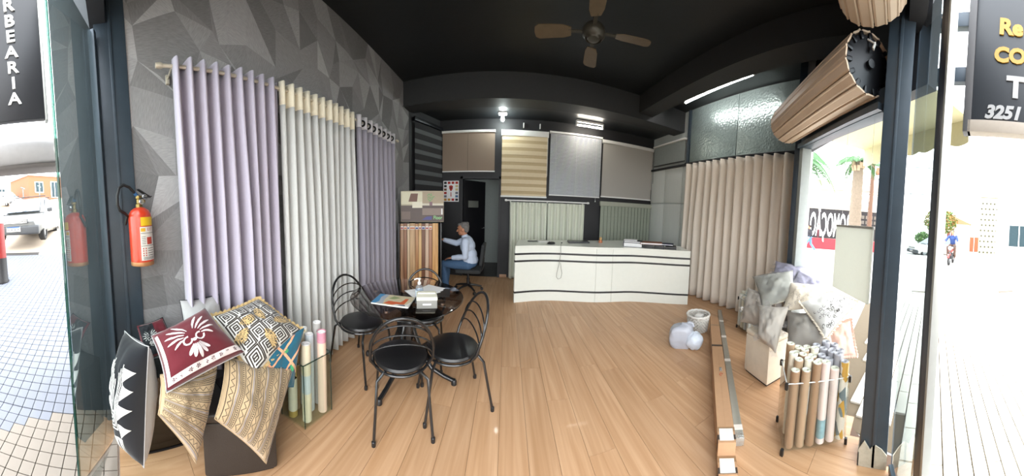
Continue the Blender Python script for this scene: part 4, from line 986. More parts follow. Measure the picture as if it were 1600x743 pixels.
for cx, cy in [(.14 + .24 * i_, .14 + .24 * j_) for i_ in range(4) for j_ in range(4)]:
    for q in (.108, .070, .034): geo += ribbon([(cx - q, cy + q), (cx - q, cy - q), (cx + q, cy - q), (cx + q, cy + q), (cx - q * .5, cy + q)], .020)
    geo += ribbon([(cx - .02, cy), (cx + .03, cy)], .02)
fans = []; fl_ = []
for cx, cy, a0 in ((.36, .30, .3), (.70, .38, 2.2), (.40, .80, 5.2), (.80, .74, 4), (.12, .45, .2)):
    for k in range(11): fans.append(petal(cx, cy, a0 + k * .24, .02, .17, .017))
    for k in range(10): fl_ += ribbon([(cx + .04 * math.cos(a0 + .12 + k * .24), cy + .04 * math.sin(a0 + .12 + k * .24)), (cx + .175 * math.cos(a0 + .12 + k * .24), cy + .175 * math.sin(a0 + .12 + k * .24))], .006)
pillow('throw_cushion', 'cushion with black-and-white maze and straw-coloured fan leaves, in the left pile', [(-1.62, .62, .86), (-1.60, 1.00, .91), (-1.30, 1.17, .72), (-1.26, .72, .58)], .24, WHT, GOLD, seed=4, fringe=GOLD,
       prints=[('printed_maze', LINE, geo), ('printed_fans', GOLD, fans), ('printed_lines', LINE, fl_)])
lat = ribbon([(.0, .25), (.75, 1)], .05) + ribbon([(.25, 0), (1, .75)], .05) + ribbon([(.0, .75), (.75, 0)], .05) + ribbon([(.25, 1), (1, .25)], .05)
lv = [petal(x, y, a, 0, .16, .05) for x, y, a in ((.48, .22, .3), (.22, .5, 1.5), (.75, .55, .9), (.5, .8, 2.2), (.8, .9, 4))]
pillow('throw_cushion', 'teal cushion with coral lattice and green leaves, tucked under the straw fan cushion', [(-1.36, .84, .70), (-1.28, 1.17, .74), (-1.24, 1.02, .40), (-1.30, .74, .46)], .11, TEAL, TEAL, seed=6, prints=[('printed_lattice', CORAL, lat), ('printed_leaves', LEAF, lv)])
def aztec(rows):
    ln, gy = [], []; v = .04; k = 0
    while v < .96:
        ln += ribbon([(.02, v), (.98, v)], .007)
        if k % 3 == 0:
            ln += ribbon([(.02 + .055 * j, v + .022 + (.045 if j % 2 else 0)) for j in range(18)], .006); v += .085
        elif k % 3 == 1:
            gy += ribbon([(.02, v + .03), (.98, v + .03)], .018)
            ln += ribbon([(.02, v + .052), (.98, v + .052)], .006); v += .072
        else:
            for j in range(34): ln.append([(.02 + j * .0285, v + .015), (.034 + j * .0285, v + .015), (.034 + j * .0285, v + .030), (.02 + j * .0285, v + .030)])
            v += .048
        k += 1
    return [('printed_lines', LINE, ln), ('printed_bands', GREYP, gy)]
pillow('throw_cushion', 'beige striped zigzag cushion hanging point-down at the left front of the pile', [(-1.36, .19, .70), (-1.42, .58, .69), (-1.24, .335, .255), (-1.235, .15, .58)], .22, BEIGE, BEIGE, seed=7, prints=aztec(1))
pillow('throw_cushion', 'beige striped zigzag cushion leaning over the black ottoman, at the right of the pile', [(-1.38, .60, .70), (-1.24, 1.04, .55), (-1.15, .72, .135), (-1.22, .45, .48)], .20, BEIGE, BEIGE, seed=8,
       prints=[(n_, m_, [[(y, x) for x, y in q] for q in p_]) for n_, m_, p_ in aztec(1)])
tri = []
for k in range(4):
    y = .20 + k * .155
    for sg in (-1, 1): tri.append([(.50 + sg * .20, y), (.50 + sg * .43, y + .03), (.50 + sg * .20, y + .13)])
for k in range(6): tri.append([(.27 + k * .078, .80), (.345 + k * .078, .80), (.31 + k * .078, .95)])
for q in range(5):
    e_ = .04 + q * .035; tri += ribbon([(.5 - e_, .18 + .04 * (4 - q)), (.5 - e_, .60 + q * .03), (.5 + e_, .60 + q * .03), (.5 + e_, .18 + .04 * (4 - q))], .016)
pillow('throw_cushion', 'black cushion with white tribal triangles and grey back, leaning on the glass door', [(-1.61, .01, .86), (-1.40, .14, .85), (-1.26, .06, .29), (-1.40, -.03, .30)], .31, INKBLK, SILV, seed=9, pinch=.05, prints=[('printed_triangles', WHT, tri)])
pillow('throw_cushion', 'dark maroon and black cushion with white motif at the back of the left pile', [(-1.80, .10, .80), (-1.82, .30, .83), (-1.66, .38, .66), (-1.64, .12, .62)], .09, MAROON, INKBLK, seed=11, prints=[('printed_ground', INKBLK, [[(.05, .05), (.55, .05), (.55, .95), (.05, .95)]]), ('printed_motif', WHT, damask(.34, .5, .9))])
pillow('throw_cushion', 'silver-grey satin cushion at the back, just behind the maroon one', [(-1.74, .42, .97), (-1.76, .74, .96), (-1.60, .72, .66), (-1.58, .40, .66)], .11, SILV, INKBLK, seed=12)

# ------------------------------------------------------------------ left display: ottoman, smoked glass stand, glass tub of rolls
LEATH = mat('black_leatherette', '#2c2826', .45, var=.15, bump=.1, bscale=150)
t = thing('ottoman', 'square black leatherette ottoman under the left cushions', 'ottoman', (-1.46, .705, 0), rz=-.42)
MB().box((0, 0, .185), (.42, .44, .33), bev=.015).build('body', LEATH, t); MB().box((0, 0, .378), (.425, .445, .06), bev=.018, seg=3).build('cushion_top', LEATH, t); MB().box((0, 0, .012), (.38, .40, .024)).build('plinth', BLACKPL, t)
SMK = glass('smoked_display_glass', (.20, .17, .15), 1.5)
t = tag(MB().prism([(-1.60, .60), (-1.33, .62), (-1.28, 1.085), (-1.60, 1.06)], .008, Matrix.Translation((0, 0, .4085))).build('glass_shelf', SMK, None, 0), 'smoked glass plate on the ottoman, its corner showing under the teal cushion', 'glass plate')
t = thing('display_stand', 'smoked glass display cube under the maroon and black cushions', 'stand', (-1.735, .215, 0))
for nm, a, b_ in (('front_pane', (.10, -.13, 0), (.108, .19, .50)), ('side_pane', (-.12, -.138, 0), (.108, -.13, .50)), ('back_pane', (-.12, .182, 0), (.10, .19, .50)), ('top_pane', (-.12, -.138, .50), (.11, .19, .508))):
    MB().span(a, b_).build(nm, SMK, t, 0)
MB().span((.098, -.14, 0), (.112, .19, .012)).build('bottom_edge', STEELDK, t)
def tub(name, label, pts, h, th, m, edge, feet=None):        # glass tub on an outline
    c = Vector((sum(p[0] for p in pts) / len(pts), sum(p[1] for p in pts) / len(pts), 0)); t = thing(name, label, 'display box', c)
    for i in range(len(pts)):
        a, b_ = Vector((*pts[i], 0)), Vector((*pts[(i + 1) % len(pts)], 0)); d_ = b_ - a; m_ = (a + b_) / 2 - c
        z0 = .03 if feet else .0
        MB().box((m_.x, m_.y, z0 + h / 2), (d_.length - .012, th, h), rz=math.atan2(d_.y, d_.x)).build('pane', m, t, 0)
        MB().box((m_.x, m_.y, z0 + h + .002), (d_.length, th * 1.1, .004), rz=math.atan2(d_.y, d_.x)).build('pane_edge', edge, t, 0)
        p = a - c
        if feet:
            for zz in (.0, z0 + h - .035): MB().box((p.x, p.y, zz + .02), (.022, .022, .045), bev=.004).build('corner_clip', BLACKPL, t)
        else: MB().tube([(p.x, p.y, 0), (p.x, p.y, h)], .004, 6).build('corner_edge', edge, t)
    MB().prism([((x - c.x) * .97, (y - c.y) * .97) for x, y in pts], .006, Matrix.Translation((0, 0, .03 if feet else .004))).build('base_pane', m, t, 0)
    return t
tub('glass_display_box', 'clear glass box of wallpaper rolls beside the sheer curtain', [(-1.27, 1.14), (-1.24, 1.40), (-1.45, 1.45), (-1.49, 1.10)], .47, .008, GLASSC, GLASSE)
def roll(label, base, top, r, m, endm=None, group=None, core=True, band=None, name='wallpaper_roll'):
    a, b_ = Vector(base), Vector(top); ax = (b_ - a); Ln = ax.length; t = thing(name, label, 'wallpaper roll', a, group=group, rot=ax.to_track_quat('Z', 'Y').to_euler())
    MB().lathe([(r - .004, 0), (r, .003), (r, Ln - .003), (r - .003, Ln)], 18).build('paper', m, t)
    e = MB().lathe([(r - .003, Ln), (r * .9, Ln - .002), (r * .82, Ln + .001), (r * .7, Ln - .002), (r * .6, Ln + .001), (r * .45, Ln - .002), (r * .40, Ln), (r * .33, Ln - .004), (r * .33, Ln - .05), (0, Ln - .05)], 18)
    e.build('wound_end', endm or PAPER, t)
    MB().lathe([(0, .001), (r - .004, 0)], 18).build('bottom_end', endm or PAPER, t)
    if band: MB().lathe([(r + .0008, band[0]), (r + .0008, band[1])], 18).build('printed_band', band[2], t)
    return t
def pm(nm, c, **k): return mat('roll_' + nm, c, .45, coat=.3, **k)
IV, CREAMR, MUST, PINKM, PALEB = pm('ivory', '#d5cdb6', var=.06), pm('cream', '#ddd8c6', var=.05), pm('mustard', '#b59a55', var=.35, scale=14), pm('peach', '#d9bfae', var=.06), pm('pale_blue', '#b9c6cf', var=.2, scale=12)
ROSE = pm('rose', '#c58a9c', var=.4, scale=20)
for lab, x, y, h_, r, m, bd in (('ivory wallpaper roll at the front corner of the glass box', -1.31, 1.20, .60, .036, IV, (.22, .36, PALEB)), ('peach wallpaper roll with a rose printed top, at the right of the glass box', -1.285, 1.345, .64, .036, PINKM, (.555, .635, ROSE)),
        ('mustard and cream wallpaper roll behind the smoked edge, left in the glass box', -1.42, 1.155, .58, .036, MUST, (.05, .30, CREAMR)), ('pale blue flecked wallpaper roll in the middle of the glass box', -1.365, 1.29, .62, .035, PALEB, None),
        ('grey wrapped wallpaper roll standing tallest at the back of the glass box', -1.37, 1.385, .68, .035, pm('grey', '#a9a8a6', var=.1), None), ('clear-wrapped cream wallpaper roll at the back left of the glass box', -1.44, 1.30, .64, .034, CREAMR, None), ('thin brown wallpaper roll at the left back corner of the glass box', -1.455, 1.225, .55, .032, pm('tan', '#9c7f5f', var=.1), None)):
    roll(lab, (x, y, .012), (x + .005, y + .005, h_), r, m, band=bd)

# ------------------------------------------------------------------ fire extinguisher
t = thing('fire_extinguisher', 'red fire extinguisher hung on the wallpaper beside the entrance post', 'extinguisher', (-1.79, .175, 1.245), rz=.5)
RED = mat('red_enamel', '#c23a1f', .28, var=.04, coat=.4)
MB().lathe([(0, .012), (.06, .0), (.078, .004), (.083, .02), (.084, .05), (.084, .34), (.080, .37), (.066, .395), (.04, .412), (.024, .418), (0, .418)], 32).build('cylinder', RED, t)
MB().lathe([(.0836, .004), (.0846, .006), (.0846, .03), (.0836, .032)], 32).build('foot_ring', mat('scuffed_steel', '#a9784f', .5, .4), t)
BRASS = mat('brass', '#8f7a4a', .3, .9)
b = MB().lathe([(0, .415), (.026, .415), (.026, .44), (.018, .445), (.018, .475), (.024, .48), (.024, .50), (0, .50)], 16); b.tube([(0, 0, .46), (0, .05, .462)], .014, 8); b.build('valve', BRASS, t)
g = MB().lathe([(0, 0), (.021, 0), (.022, .006), (.02, .012), (0, .013)], 18, (.028, .0, .455), Matrix.Rotation(PI / 2, 4, 'Y')).build('gauge', CHROME, t)
h = MB().box((.02, .035, .515), (.026, .12, .010), rx=-.5, bev=.003); h.box((.02, .045, .485), (.024, .11, .008), rx=.15, bev=.003); h.build('handle', BLACKPL, t)
MB().tube([(.03 + .0, .035 + .018 * math.cos(a), .49 + .018 * math.sin(a)) for a in [2 * PI * k / 14 for k in range(14)]], .0025, 5, closed=True).build('safety_pin_ring', CHROME, t)
MB().tube([(0, .0, .49), (.0, -.03, .52), (.005, -.075, .56), (.01, -.125, .575), (.015, -.165, .555), (.018, -.185, .50), (.016, -.185, .44), (.008, -.165, .40), (-.005, -.12, .38), (-.03, -.085, .36), (-.06, -.09, .30)], .0105, 10).build('hose', mat('black_rubber', (.012, .012, .013), .5), t)
MB().tube([(0, -.004, .492), (.001, -.032, .521)], .013, 10).build('hose_collar', mat('blue_collar', '#2f5f8f', .4), t)
YL, WL = mat('yellow_label', '#e0b81f', .4), mat('white_label', '#d8d5cf', .45)
def wraplab(nm, r, z0, z1, a0, a1, m, par): return MB().lathe([(r, z0), (r, z1)], 16, arc=a1 - a0, a0=a0).build(nm, m, par)
wraplab('yellow_label', .0848, .285, .345, -.55, .85, YL, t); wl_ = wraplab('white_label', .0848, .045, .278, -.65, .95, WL, t)
def lab(nm, a0, a1, z0, z1, m): wraplab(nm, .0854, z0, z1, a0, a1, m, wl_)
LR, LK, LY = mat('label_red_ink', '#b2402f', .5), mat('label_black_ink', '#3a3a3a', .5), mat('label_yellow_ink', '#d9a92c', .5)
lab('printed_flame', -.60, -.20, .246, .270, LY); lab('printed_square', -.10, .42, .155, .205, LR); lab('printed_rule', -.62, .92, .232, .235, LK); lab('printed_rule', -.62, .92, .145, .148, LK)
for k in range(4):
    lab('printed_dot', -.50, -.40, .075 + k * .016, .084 + k * .016, LR); lab('printed_dot', -.28, -.18, .075 + k * .016, .084 + k * .016, LR); lab('printed_line', -.05, .60, .077 + k * .016, .081 + k * .016, LK)
for k in range(5): lab('printed_line', -.55, -.2, .16 + k * .012, .163 + k * .012, LK)
for k in range(4): lab('printed_line', -.5, .7, .051 + k * .005, .053 + k * .005, LK)
# the letters EXT follow the curve of the bottle
lz = .250
for ch_, a_ in (('E', .0), ('X', .20), ('T', .40)):
    q = []
    if ch_ == 'E': q = [(0, .03, 0, 1), (0, .12, 0, .2), (0, .10, .4, .6), (0, .12, .8, 1)]
    if ch_ == 'T': q = [(.045, .08, 0, 1), (0, .125, .8, 1)]
    for x0, x1, y0, y1 in q: lab('printed_letter', a_ + x0, a_ + x1, lz + y0 * .02, lz + y1 * .02, LR)
    if ch_ == 'X':
        for k in range(5): lab('printed_letter', a_ + .02 * k, a_ + .035 + .02 * k, lz + .004 * k, lz + .004 * (k + 1), LR); lab('printed_letter', a_ + .08 - .02 * k, a_ + .115 - .02 * k, lz + .004 * k, lz + .004 * (k + 1), LR)
MB().box((-.105, .03, .30), (.05, .05, .16), rz=-.5, bev=.004).build('wall_bracket', STEELDK, t)
# ------------------------------------------------------------------ right display: rolls, ottoman, bagged cushions
ACR = glass('clear_acrylic', (.95, .97, .97), 1.45)
RB = [(1.56, .66), (1.83, .275), (2.06, .43), (1.80, .82)]
tub('acrylic_display_box', 'clear acrylic box full of wallpaper rolls beside the entrance post', RB, .46, .006, ACR, mat('acrylic_edge', (.75, .8, .8), .2), feet=True)
KRAFT, KR2, PINKG, GRYR = pm('kraft', '#8e7258', var=.08), pm('kraft_light', '#9c846a', var=.08), pm('pale_pink', '#d6c6bf', var=.04), pm('silver_grey', '#9a9aa0', var=.06)
LEAFY = mat('roll_leafy', '#c9a04f', .45, coat=.3)
n, L_ = LEAFY.node_tree.nodes, LEAFY.node_tree.links
tx = n.new('ShaderNodeTexCoord'); vo = n.new('ShaderNodeTexVoronoi'); vo.inputs['Scale'].default_value = 22; mpp = n.new('ShaderNodeMapping'); mpp.inputs['Scale'].default_value = (1, 1, .6); mpp.inputs['Rotation'].default_value = (.6, .3, 0)
rp = n.new('ShaderNodeValToRGB'); rp.color_ramp.interpolation = 'CONSTANT'; E_ = rp.color_ramp.elements; E_[0].color = (*rgb('#c39a45'), 1); E_[1].position = .35; E_[1].color = (*rgb('#d9d5c8'), 1)
for p_, c_ in ((.55, '#6f7f83'), (.72, '#d9d5c8'), (.85, '#b98f3c')): q = E_.new(p_); q.color = (*rgb(c_), 1)
L_.new(tx.outputs['Object'], mpp.inputs['Vector']); L_.new(mpp.outputs[0], vo.inputs['Vector']); L_.new(vo.outputs['Color'], rp.inputs['Fac']); L_.new(rp.outputs['Color'], n['Principled BSDF'].inputs['Base Color'])
ENDW, ENDG = mat('white_roll_end', '#d3d5c6', .8, var=.08), mat('grey_roll_end', '#aeb0b6', .8, var=.1)
A0, B0, D0 = (Vector((*RB[k], 0)) for k in (0, 1, 3)); eu, ev = (B0 - A0), (D0 - A0); NU_, NV_ = 6, 4
rng = random.Random(14); Z0 = .042
k = 0
for j in range(NV_ + 1):
    nn = 6 if j % 2 == 0 else 5
    for i in range(nn):
        u = (i + .5 + (0 if j % 2 == 0 else .5)) / 6 ; v = (j + .5) / (NV_ + 1); u = .02 + u * .96
        base = A0 + eu * u + ev * v; h_ = .60 + .03 * v + rng.uniform(-.02, .02)
        top = base + Vector((rng.uniform(-.008, .008), rng.uniform(-.008, .008), 0)) + eu * (.035 * (1 - v))
        cool = (u > .52 and j > 0) or u > .8
        if j == 0:
            m = [KRAFT, KR2, KRAFT, PINKG, PINKG, LEAFY][i]; lb = ['kraft-wrapped wallpaper roll at the left front corner of the acrylic box, with a green sticker', 'kraft-wrapped roll second from the left in the front row of the acrylic box', 'kraft-wrapped roll third from the left in the front row of the acrylic box', 'pale pink roll fourth from the left in the front row of the acrylic box', 'pale pink roll fifth from the left in the front row of the acrylic box', 'yellow and grey leaf-patterned roll at the front right of the acrylic box'][i]
            h_ -= (.02, .05, .0, .0, .03, .0)[i]
        else:
            m = GRYR if cool else (KRAFT, KR2, CREAMR)[(i + j) % 3]
            lb = '%s-ended wallpaper roll, %s from the left in the %s row of the acrylic box' % ('grey' if cool else 'white', ORD[i], ORD[j])
        t = roll(lb, (base.x, base.y, Z0), (top.x, top.y, h_), .034 if not (j == 2 and i == 2) else .038, m, ENDG if cool else ENDW)
        if j == 0 and i == 0:
            an = -2.2; MB().lathe([(.0346, .27), (.0346, .33)], 8, arc=.9, a0=an).build('sticker', WL, t); MB().lathe([(.0352, .285), (.0352, .318)], 8, arc=.55, a0=an + .15).build('green_dot', mat('sticker_green', '#8fb53c', .4), t)
        if j == 0 and i in (1, 2): MB().lathe([(.0346, .22), (.0346, .42)], 6, arc=.5, a0=-2.0).build('paper_label', WL, t)
        if j == 0 and i == 3: MB().lathe([(.0346, .04), (.0346, .17)], 16).build('printed_swirl', mat('roll_swirl', '#7fa0a6', .4, var=.5, scale=16), t)
WR = [(2.83, 1.80), (3.12, 1.86), (3.26, 2.16), (2.95, 2.10)]
tub('acrylic_display_box', 'clear acrylic box of white wallpaper rolls in front of the taupe curtain', WR, .42, .006, ACR, mat('acrylic_edge'), feet=True)
A0, B0, D0 = Vector((*WR[0], 0)), Vector((*WR[1], 0)), Vector((*WR[3], 0)); eu, ev = B0 - A0, D0 - A0
WM = [pm('white', '#d8d8d2', var=.04), pm('ice', '#bcc5cc', var=.05), pm('straw_white', '#d5d0bd', var=.05)]
for i in range(4):
    for j in range(4):
        b0 = A0 + eu * ((i + .5) / 4) + ev * ((j + .5) / 4)
        roll('%s wallpaper roll, %s from left, %s row, in the box by the taupe curtain' % (('white', 'ice-grey', 'straw-white')[(i * 2 + j) % 3], ORD[i], ORD[j]), (b0.x, b0.y, Z0), (b0.x, b0.y, .50 + rng.uniform(-.015, .02)), .032, WM[(i * 2 + j) % 3], ENDW)
t = thing('ottoman', 'square off-white ottoman under the plastic-bagged cushions', 'ottoman', (2.16, 1.19, 0), rz=-.0)
ax_ = math.atan2(.26, .07)
MB().box((0, 0, .21), (.28, .34, .38), rz=ax_ - PI / 2, bev=.012).build('body', mat('off_white_leatherette', '#d6cbb9', .5, bump=.06, bscale=120), t)
MB().box((0, 0, .425), (.285, .345, .05), rz=ax_ - PI / 2, bev=.018, seg=3).build('cushion_top', mat('off_white_leatherette'), t); MB().box((0, 0, .012), (.25, .31, .024), rz=ax_ - PI / 2).build('plinth', BLACKPL, t)
t.location = (2.27, 1.22, 0)
LAV = cloth_mat('lavender_cloth', '#b7b3cc', .85); TAU = cloth_mat('taupe_velvet', '#c4b8a8', .7); TAU2 = cloth_mat('greige_velvet', '#cdc3b4', .7); CRM = cloth_mat('cream_cotton', '#d9cfbd', .85); PNK = cloth_mat('dusty_pink_cotton', '#c6a596', .85); SAGE = cloth_mat('sage_grey_velvet', '#c2c2b6', .7); GREI = cloth_mat('dark_greige_velvet', '#b3aa9c', .7)
scr = []
for k in range(60):
    x, y = rng.uniform(.06, .94), rng.uniform(.45, .95); r_ = rng.uniform(.018, .035); a = rng.uniform(0, 6); scr += ribbon(arcpts(x, y, r_, a, a + rng.uniform(3, 5.5), 8), .008)
pillow('throw_cushion', 'white cushion with black scroll print and pleated edge, at the window side of the pile', [(2.32, .90, .80), (2.64, .68, .86), (2.44, .34, .86), (2.06, .54, .62)], .15, WHT, CRM, seed=21, fringe=CRM, prints=[('printed_scrolls', LINE, scr)])
pillow('throw_cushion', 'greige bagged cushion hanging at the front left of the bagged pile, point-down', [(2.22, 1.32, .71), (2.28, 1.00, .75), (2.02, .99, .40), (2.05, 1.20, .46)], .15, TAU2, TAU, seed=22, wrap=True)
pillow('throw_cushion', 'taupe bagged cushion beside the box of white rolls', [(2.46, 1.62, .78), (2.46, 1.28, .77), (2.26, 1.18, .46), (2.30, 1.60, .43)], .13, TAU, TAU, seed=23, wrap=True)
pillow('throw_cushion', 'large dark greige bagged cushion low in the middle of the pile, behind the roll box', [(2.32, 1.04, .68), (2.40, .62, .72), (2.12, .48, .52), (1.98, .86, .46)], .18, GREI, GREI, seed=24, wrap=True)
pillow('throw_cushion', 'dusty pink ruffled cushion behind the acrylic roll box, next to the window opening', [(2.32, .66, .62), (2.42, .40, .68), (2.28, .30, .42), (2.10, .52, .44)], .12, PNK, PNK, seed=25, fringe=PNK)
pillow('throw_cushion', 'sage-grey shiny bagged cushion on top of the left side of the bagged pile', [(2.60, 1.66, .88), (2.72, 1.18, 1.02), (2.42, .98, .80), (2.30, 1.32, .66)], .17, SAGE, SAGE, seed=26, wrap=True)
pillow('throw_cushion', 'cream printed cushion between the sage-grey bagged one and the scroll-printed one', [(2.55, 1.14, .92), (2.66, .76, .92), (2.34, .76, .76), (2.26, 1.06, .70)], .15, CRM, CRM, seed=27, prints=[('printed_scrolls', GREYP, [[(x, y - .02) for x, y in p_] for p_ in scr[::2]])])
pillow('throw_cushion', 'lavender bagged cushion topmost at the back of the bagged pile', [(3.00, 1.56, 1.05), (2.98, 1.12, 1.03), (2.76, 1.10, .86), (2.80, 1.50, .86)], .12, LAV, LAV, seed=28, wrap=True)
pillow('throw_cushion', 'lavender bagged cushion sloping down toward the window opening', [(2.90, 1.20, 1.00), (2.86, .78, .89), (2.62, .80, .76), (2.68, 1.18, .84)], .11, LAV, LAV, seed=29, wrap=True)
t = thing('hanging_board', 'pale grey board hanging in the side opening beside the entrance post', 'board', (2.075, .375, 1.02), rz=fang)
MB().box((0, 0, .29), (.56, .018, .58), bev=.003).build('board', cloth_mat('pale_grey_board', '#d6d8d2', .6, .55), t); MB().box((0, -.0, .575), (.565, .024, .02), bev=.003).build('top_rail', mat('pale_aluminium_strip'), t)
for s_ in (-.2, .2): MB().tube([(s_, 0, .58), (s_, 0, 1.50 + s_ * .1)], .0012, 4).build('wire', CHROME, t)

# ------------------------------------------------------------------ long boxes, profile, bag and basket on the floor
def long_box(label, a, b_, w_, z0, h_, tape):
    a, b_ = Vector(a), Vector(b_); d_ = b_ - a; t = thing('long_carton', label, 'box', (*((a + b_) / 2)[:2], z0), rz=math.atan2(d_.y, d_.x) - PI / 2); Ln = d_.length
    MB().box((0, 0, h_ / 2), (w_, Ln, h_), bev=.003).build('carton', CARDB, t)
    TP, TP2 = mat('brown_tape', '#8f6f50', .3), mat('dark_tape_print', '#3b2f28', .5)
    for k in range(2): MB().box(((-.25 + .5 * k) * w_, 0, h_ + .0008), (w_ * .49, Ln - .01, .0016)).build('flap', CARDB, t, 0)
    for s_, m in tape: MB().box((0, s_ * Ln - Ln / 2, h_ / 2 + .001), (w_ + .004, .035, h_ + .003)).build('tape_band', TP if m else TP2, t, 0)
    MB().box((.0, -Ln / 2 + .06, h_ + .0025), (w_ * .8, .09, .001)).build('white_label', WL, t, 0)
    return t
CA, CB = (1.255, .905), (2.66, 2.30)
bx = long_box('long brown carton on top of another one, with a printed mark, reaching toward the bag', CA, CB, .115, .088, .085, ((.02, 0), (.05, 1), (.60, 0), (.86, 1)))
long_box('long brown carton lowest on the floor, sticking out under its twin', (1.17, .82), (2.58, 2.22), .115, .0, .085, ((.015, 0), (.05, 1), (.5, 1)))
MB().prism([(-.012, .02), (.012, .02), (.012, .075), (-.012, .075)], .001, Matrix.Translation((.01, -.28, .0885))).build('printed_mark', mat('dark_tape_print'), bx, 0)
MB().tube([(.01 + .016 * math.cos(a), -.31 + .016 * math.sin(a), .089) for a in [.4 + k * .5 for k in range(10)]], .0025, 4).build('printed_swirl', mat('carton_red_ink', '#b04a35', .6), bx, 0)
for x in (-.006, .002, .010): MB().box((.01 + x, -.235, .0895), (.003, .05, .001)).build('printed_letter', WL, bx, 0)
a, b_ = Vector((1.445, .935, 0)), Vector((3.16, 2.62, 0)); d_ = b_ - a
t = thing('metal_profile', 'long thin aluminium profile lying on the floor beside the cartons', 'metal profile', (a + b_) / 2, rz=math.atan2(d_.y, d_.x) - PI / 2); Ln = d_.length
MB().box((0, 0, .028), (.062, Ln, .055), bev=.004).build('profile', mat('galvanised_profile', '#a5a59c', .35, .6, var=.1), t)
for s_ in (-.46, -.1, .12, .32): MB().box((0, s_ * Ln, .0285), (.065, .045, .058), bev=.002).build('white_tape', WL, t, 0)
MB().box((0, -.49 * Ln, .0285), (.067, .05, .06), bev=.003).build('wrapped_end', film('crinkled_clear_film'), t)
t = thing('white_slat', 'thin white plastic slat leaning on the far side of the aluminium profile', 'slat', (1.73, 1.12, 0), rz=math.atan2(d_.y, d_.x) - PI / 2)
MB().box((-.205, .0, .012), (.012, .52, .024), bev=.002).build('slat', WHITE, t); MB().box((-.198, .0, .012), (.003, .52, .014)).build('groove', PAPER, t, 0)
BAGM = mat('translucent_bag_plastic', '#aeb2bd', .35, var=.15, scale=8, bump=.5, bscale=14, coat=.2)
t = thing('plastic_bag', 'translucent white plastic bag with a white bundle in it, slumped beside the wicker basket', 'bag', (2.02, 2.20, 0), rz=-.75)
def bagf(u, v):
    a = 2 * PI * u; r = .135 * (math.sin(PI * min(1, v * .90 + .10)) ** .22); sq = lambda q: math.copysign(abs(q) ** .55, q)
    k_ = 1 + .10 * noise.noise(Vector((math.cos(a) * 2, math.sin(a) * 2, v * 3))) + .035 * noise.noise(Vector((math.cos(a) * 7, math.sin(a) * 7, v * 9)))
    return Vector((sq(math.cos(a)) * r * k_ * 1.1 - .04, sq(math.sin(a)) * r * k_ * .75, .27 * v + .02 * v * math.cos(a)))
MB().grid(bagf, 48, 24, wrap=True).build('bag', BAGM, t, 80)
def bunf(u, v):
    a = 2 * PI * u; p = PI * v; k_ = 1 + .14 * noise.noise(Vector((math.cos(a) * 2.2, math.sin(a) * 2.2, v * 4 + 9)))
    return Vector((.12 + .105 * math.sin(p) * math.cos(a) * k_, -.06 + .085 * math.sin(p) * math.sin(a) * k_, .105 - .105 * math.cos(p) * k_))
MB().grid(bunf, 30, 16, wrap=True).build('bundle', mat('white_bundle_plastic', '#c9d2df', .4, bump=.6, bscale=25), t, 80)
MB().tube([(.02, .02, .25), (.05, .03, .285), (.09, .03, .275), (.10, .02, .235)], [.026, .018, .016, .02], 8).build('knot', BAGM, t)
t = thing('wicker_basket', 'round white wicker basket behind the plastic bag', 'basket', (2.46, 2.42, 0))
WKR = mat('white_wicker', '#c6c3bd', .6, var=.15, scale=30)
MB().lathe([(0, .004), (.125, .0), (.13, .004), (.128, .01), (0, .012)], 28).build('base', WKR, t)
for k in range(9):
    z = .014 + k * .022; r = .128 + .022 * k / 9
    MB().tube([((r + .006 * (1 if (q + k) % 2 else -1)) * math.cos(2 * PI * q / 44), (r + .006 * (1 if (q + k) % 2 else -1)) * math.sin(2 * PI * q / 44), z) for q in range(44)], .011, 6, closed=True).build('woven_row', WKR, t)
st = MB()
for q in range(22): a = 2 * PI * q / 22; st.tube([(.127 * math.cos(a), .127 * math.sin(a), .0), (.150 * math.cos(a), .150 * math.sin(a), .215)], .006, 5)
stuff(st.build('stakes', WKR, t))
MB().tube([(.154 * math.cos(2 * PI * q / 40), .154 * math.sin(2 * PI * q / 40), .22 + .004 * math.sin(q * 2.2)) for q in range(40)], .016, 8, closed=True).build('rim', mat('pale_wicker_rim', '#d5d3ce', .6), t)
MB().box((.0, -.02, .19), (.12, .10, .07), bev=.02, rz=.4).build('contents', WHITE, t)

# ------------------------------------------------------------------ street: left pavement, road, cars
SL = .17
def gz(x): return -.03 + SL * max(0, -x - 2.0)          # the street climbs to the left
gm = MB(); gm.face([(-50, -30, gz(-50) - .06), (-2, -30, -.06), (-2, .9, -.06), (-50, .9, gz(-50) - .06)])
struct(gm.build('ground_left', mat('pale_sandy_road', '#c9b9a6', .9, var=.15, scale=2), None, 0))
struct(MB().face([(-2, -60, -.05), (60, -60, -.6), (60, 40, -.6), (2.4, 40, -.05), (2.4, 1.0, -.05), (1.8, -.06, -.05), (-2, -.06, -.05)]).build('ground_right', mat('pale_paved_road', '#d3d0cb', .9, var=.06, scale=1.5), None, 0))
pv = struct(bpy.data.objects.new('floor_pavement_left', None)); COL.objects.link(pv)
TG, TB = mat('grey_pavement_tile', '#6a6e77', .75, var=.12, scale=6), mat('beige_pavement_tile', '#7a7268', .75, var=.12, scale=6)
S_ = .092; tilt = math.atan(SL); cells = []
for i in range(-74, 10):
    for j in range(-36, -1):
        x, y = (i + .5) * S_, (j + .5) * S_
        if y > -.115 or (x > -2.05 and y > -.30 and False): continue
        az_ = math.degrees(math.atan2(x, y))
        if not (-180 < az_ < -91): continue
        if az_ < -126: continue
        if x < -6.4: continue
        cells.append((x * x + y * y, x, y))
cells.sort(); tb = MB(); bt = {}
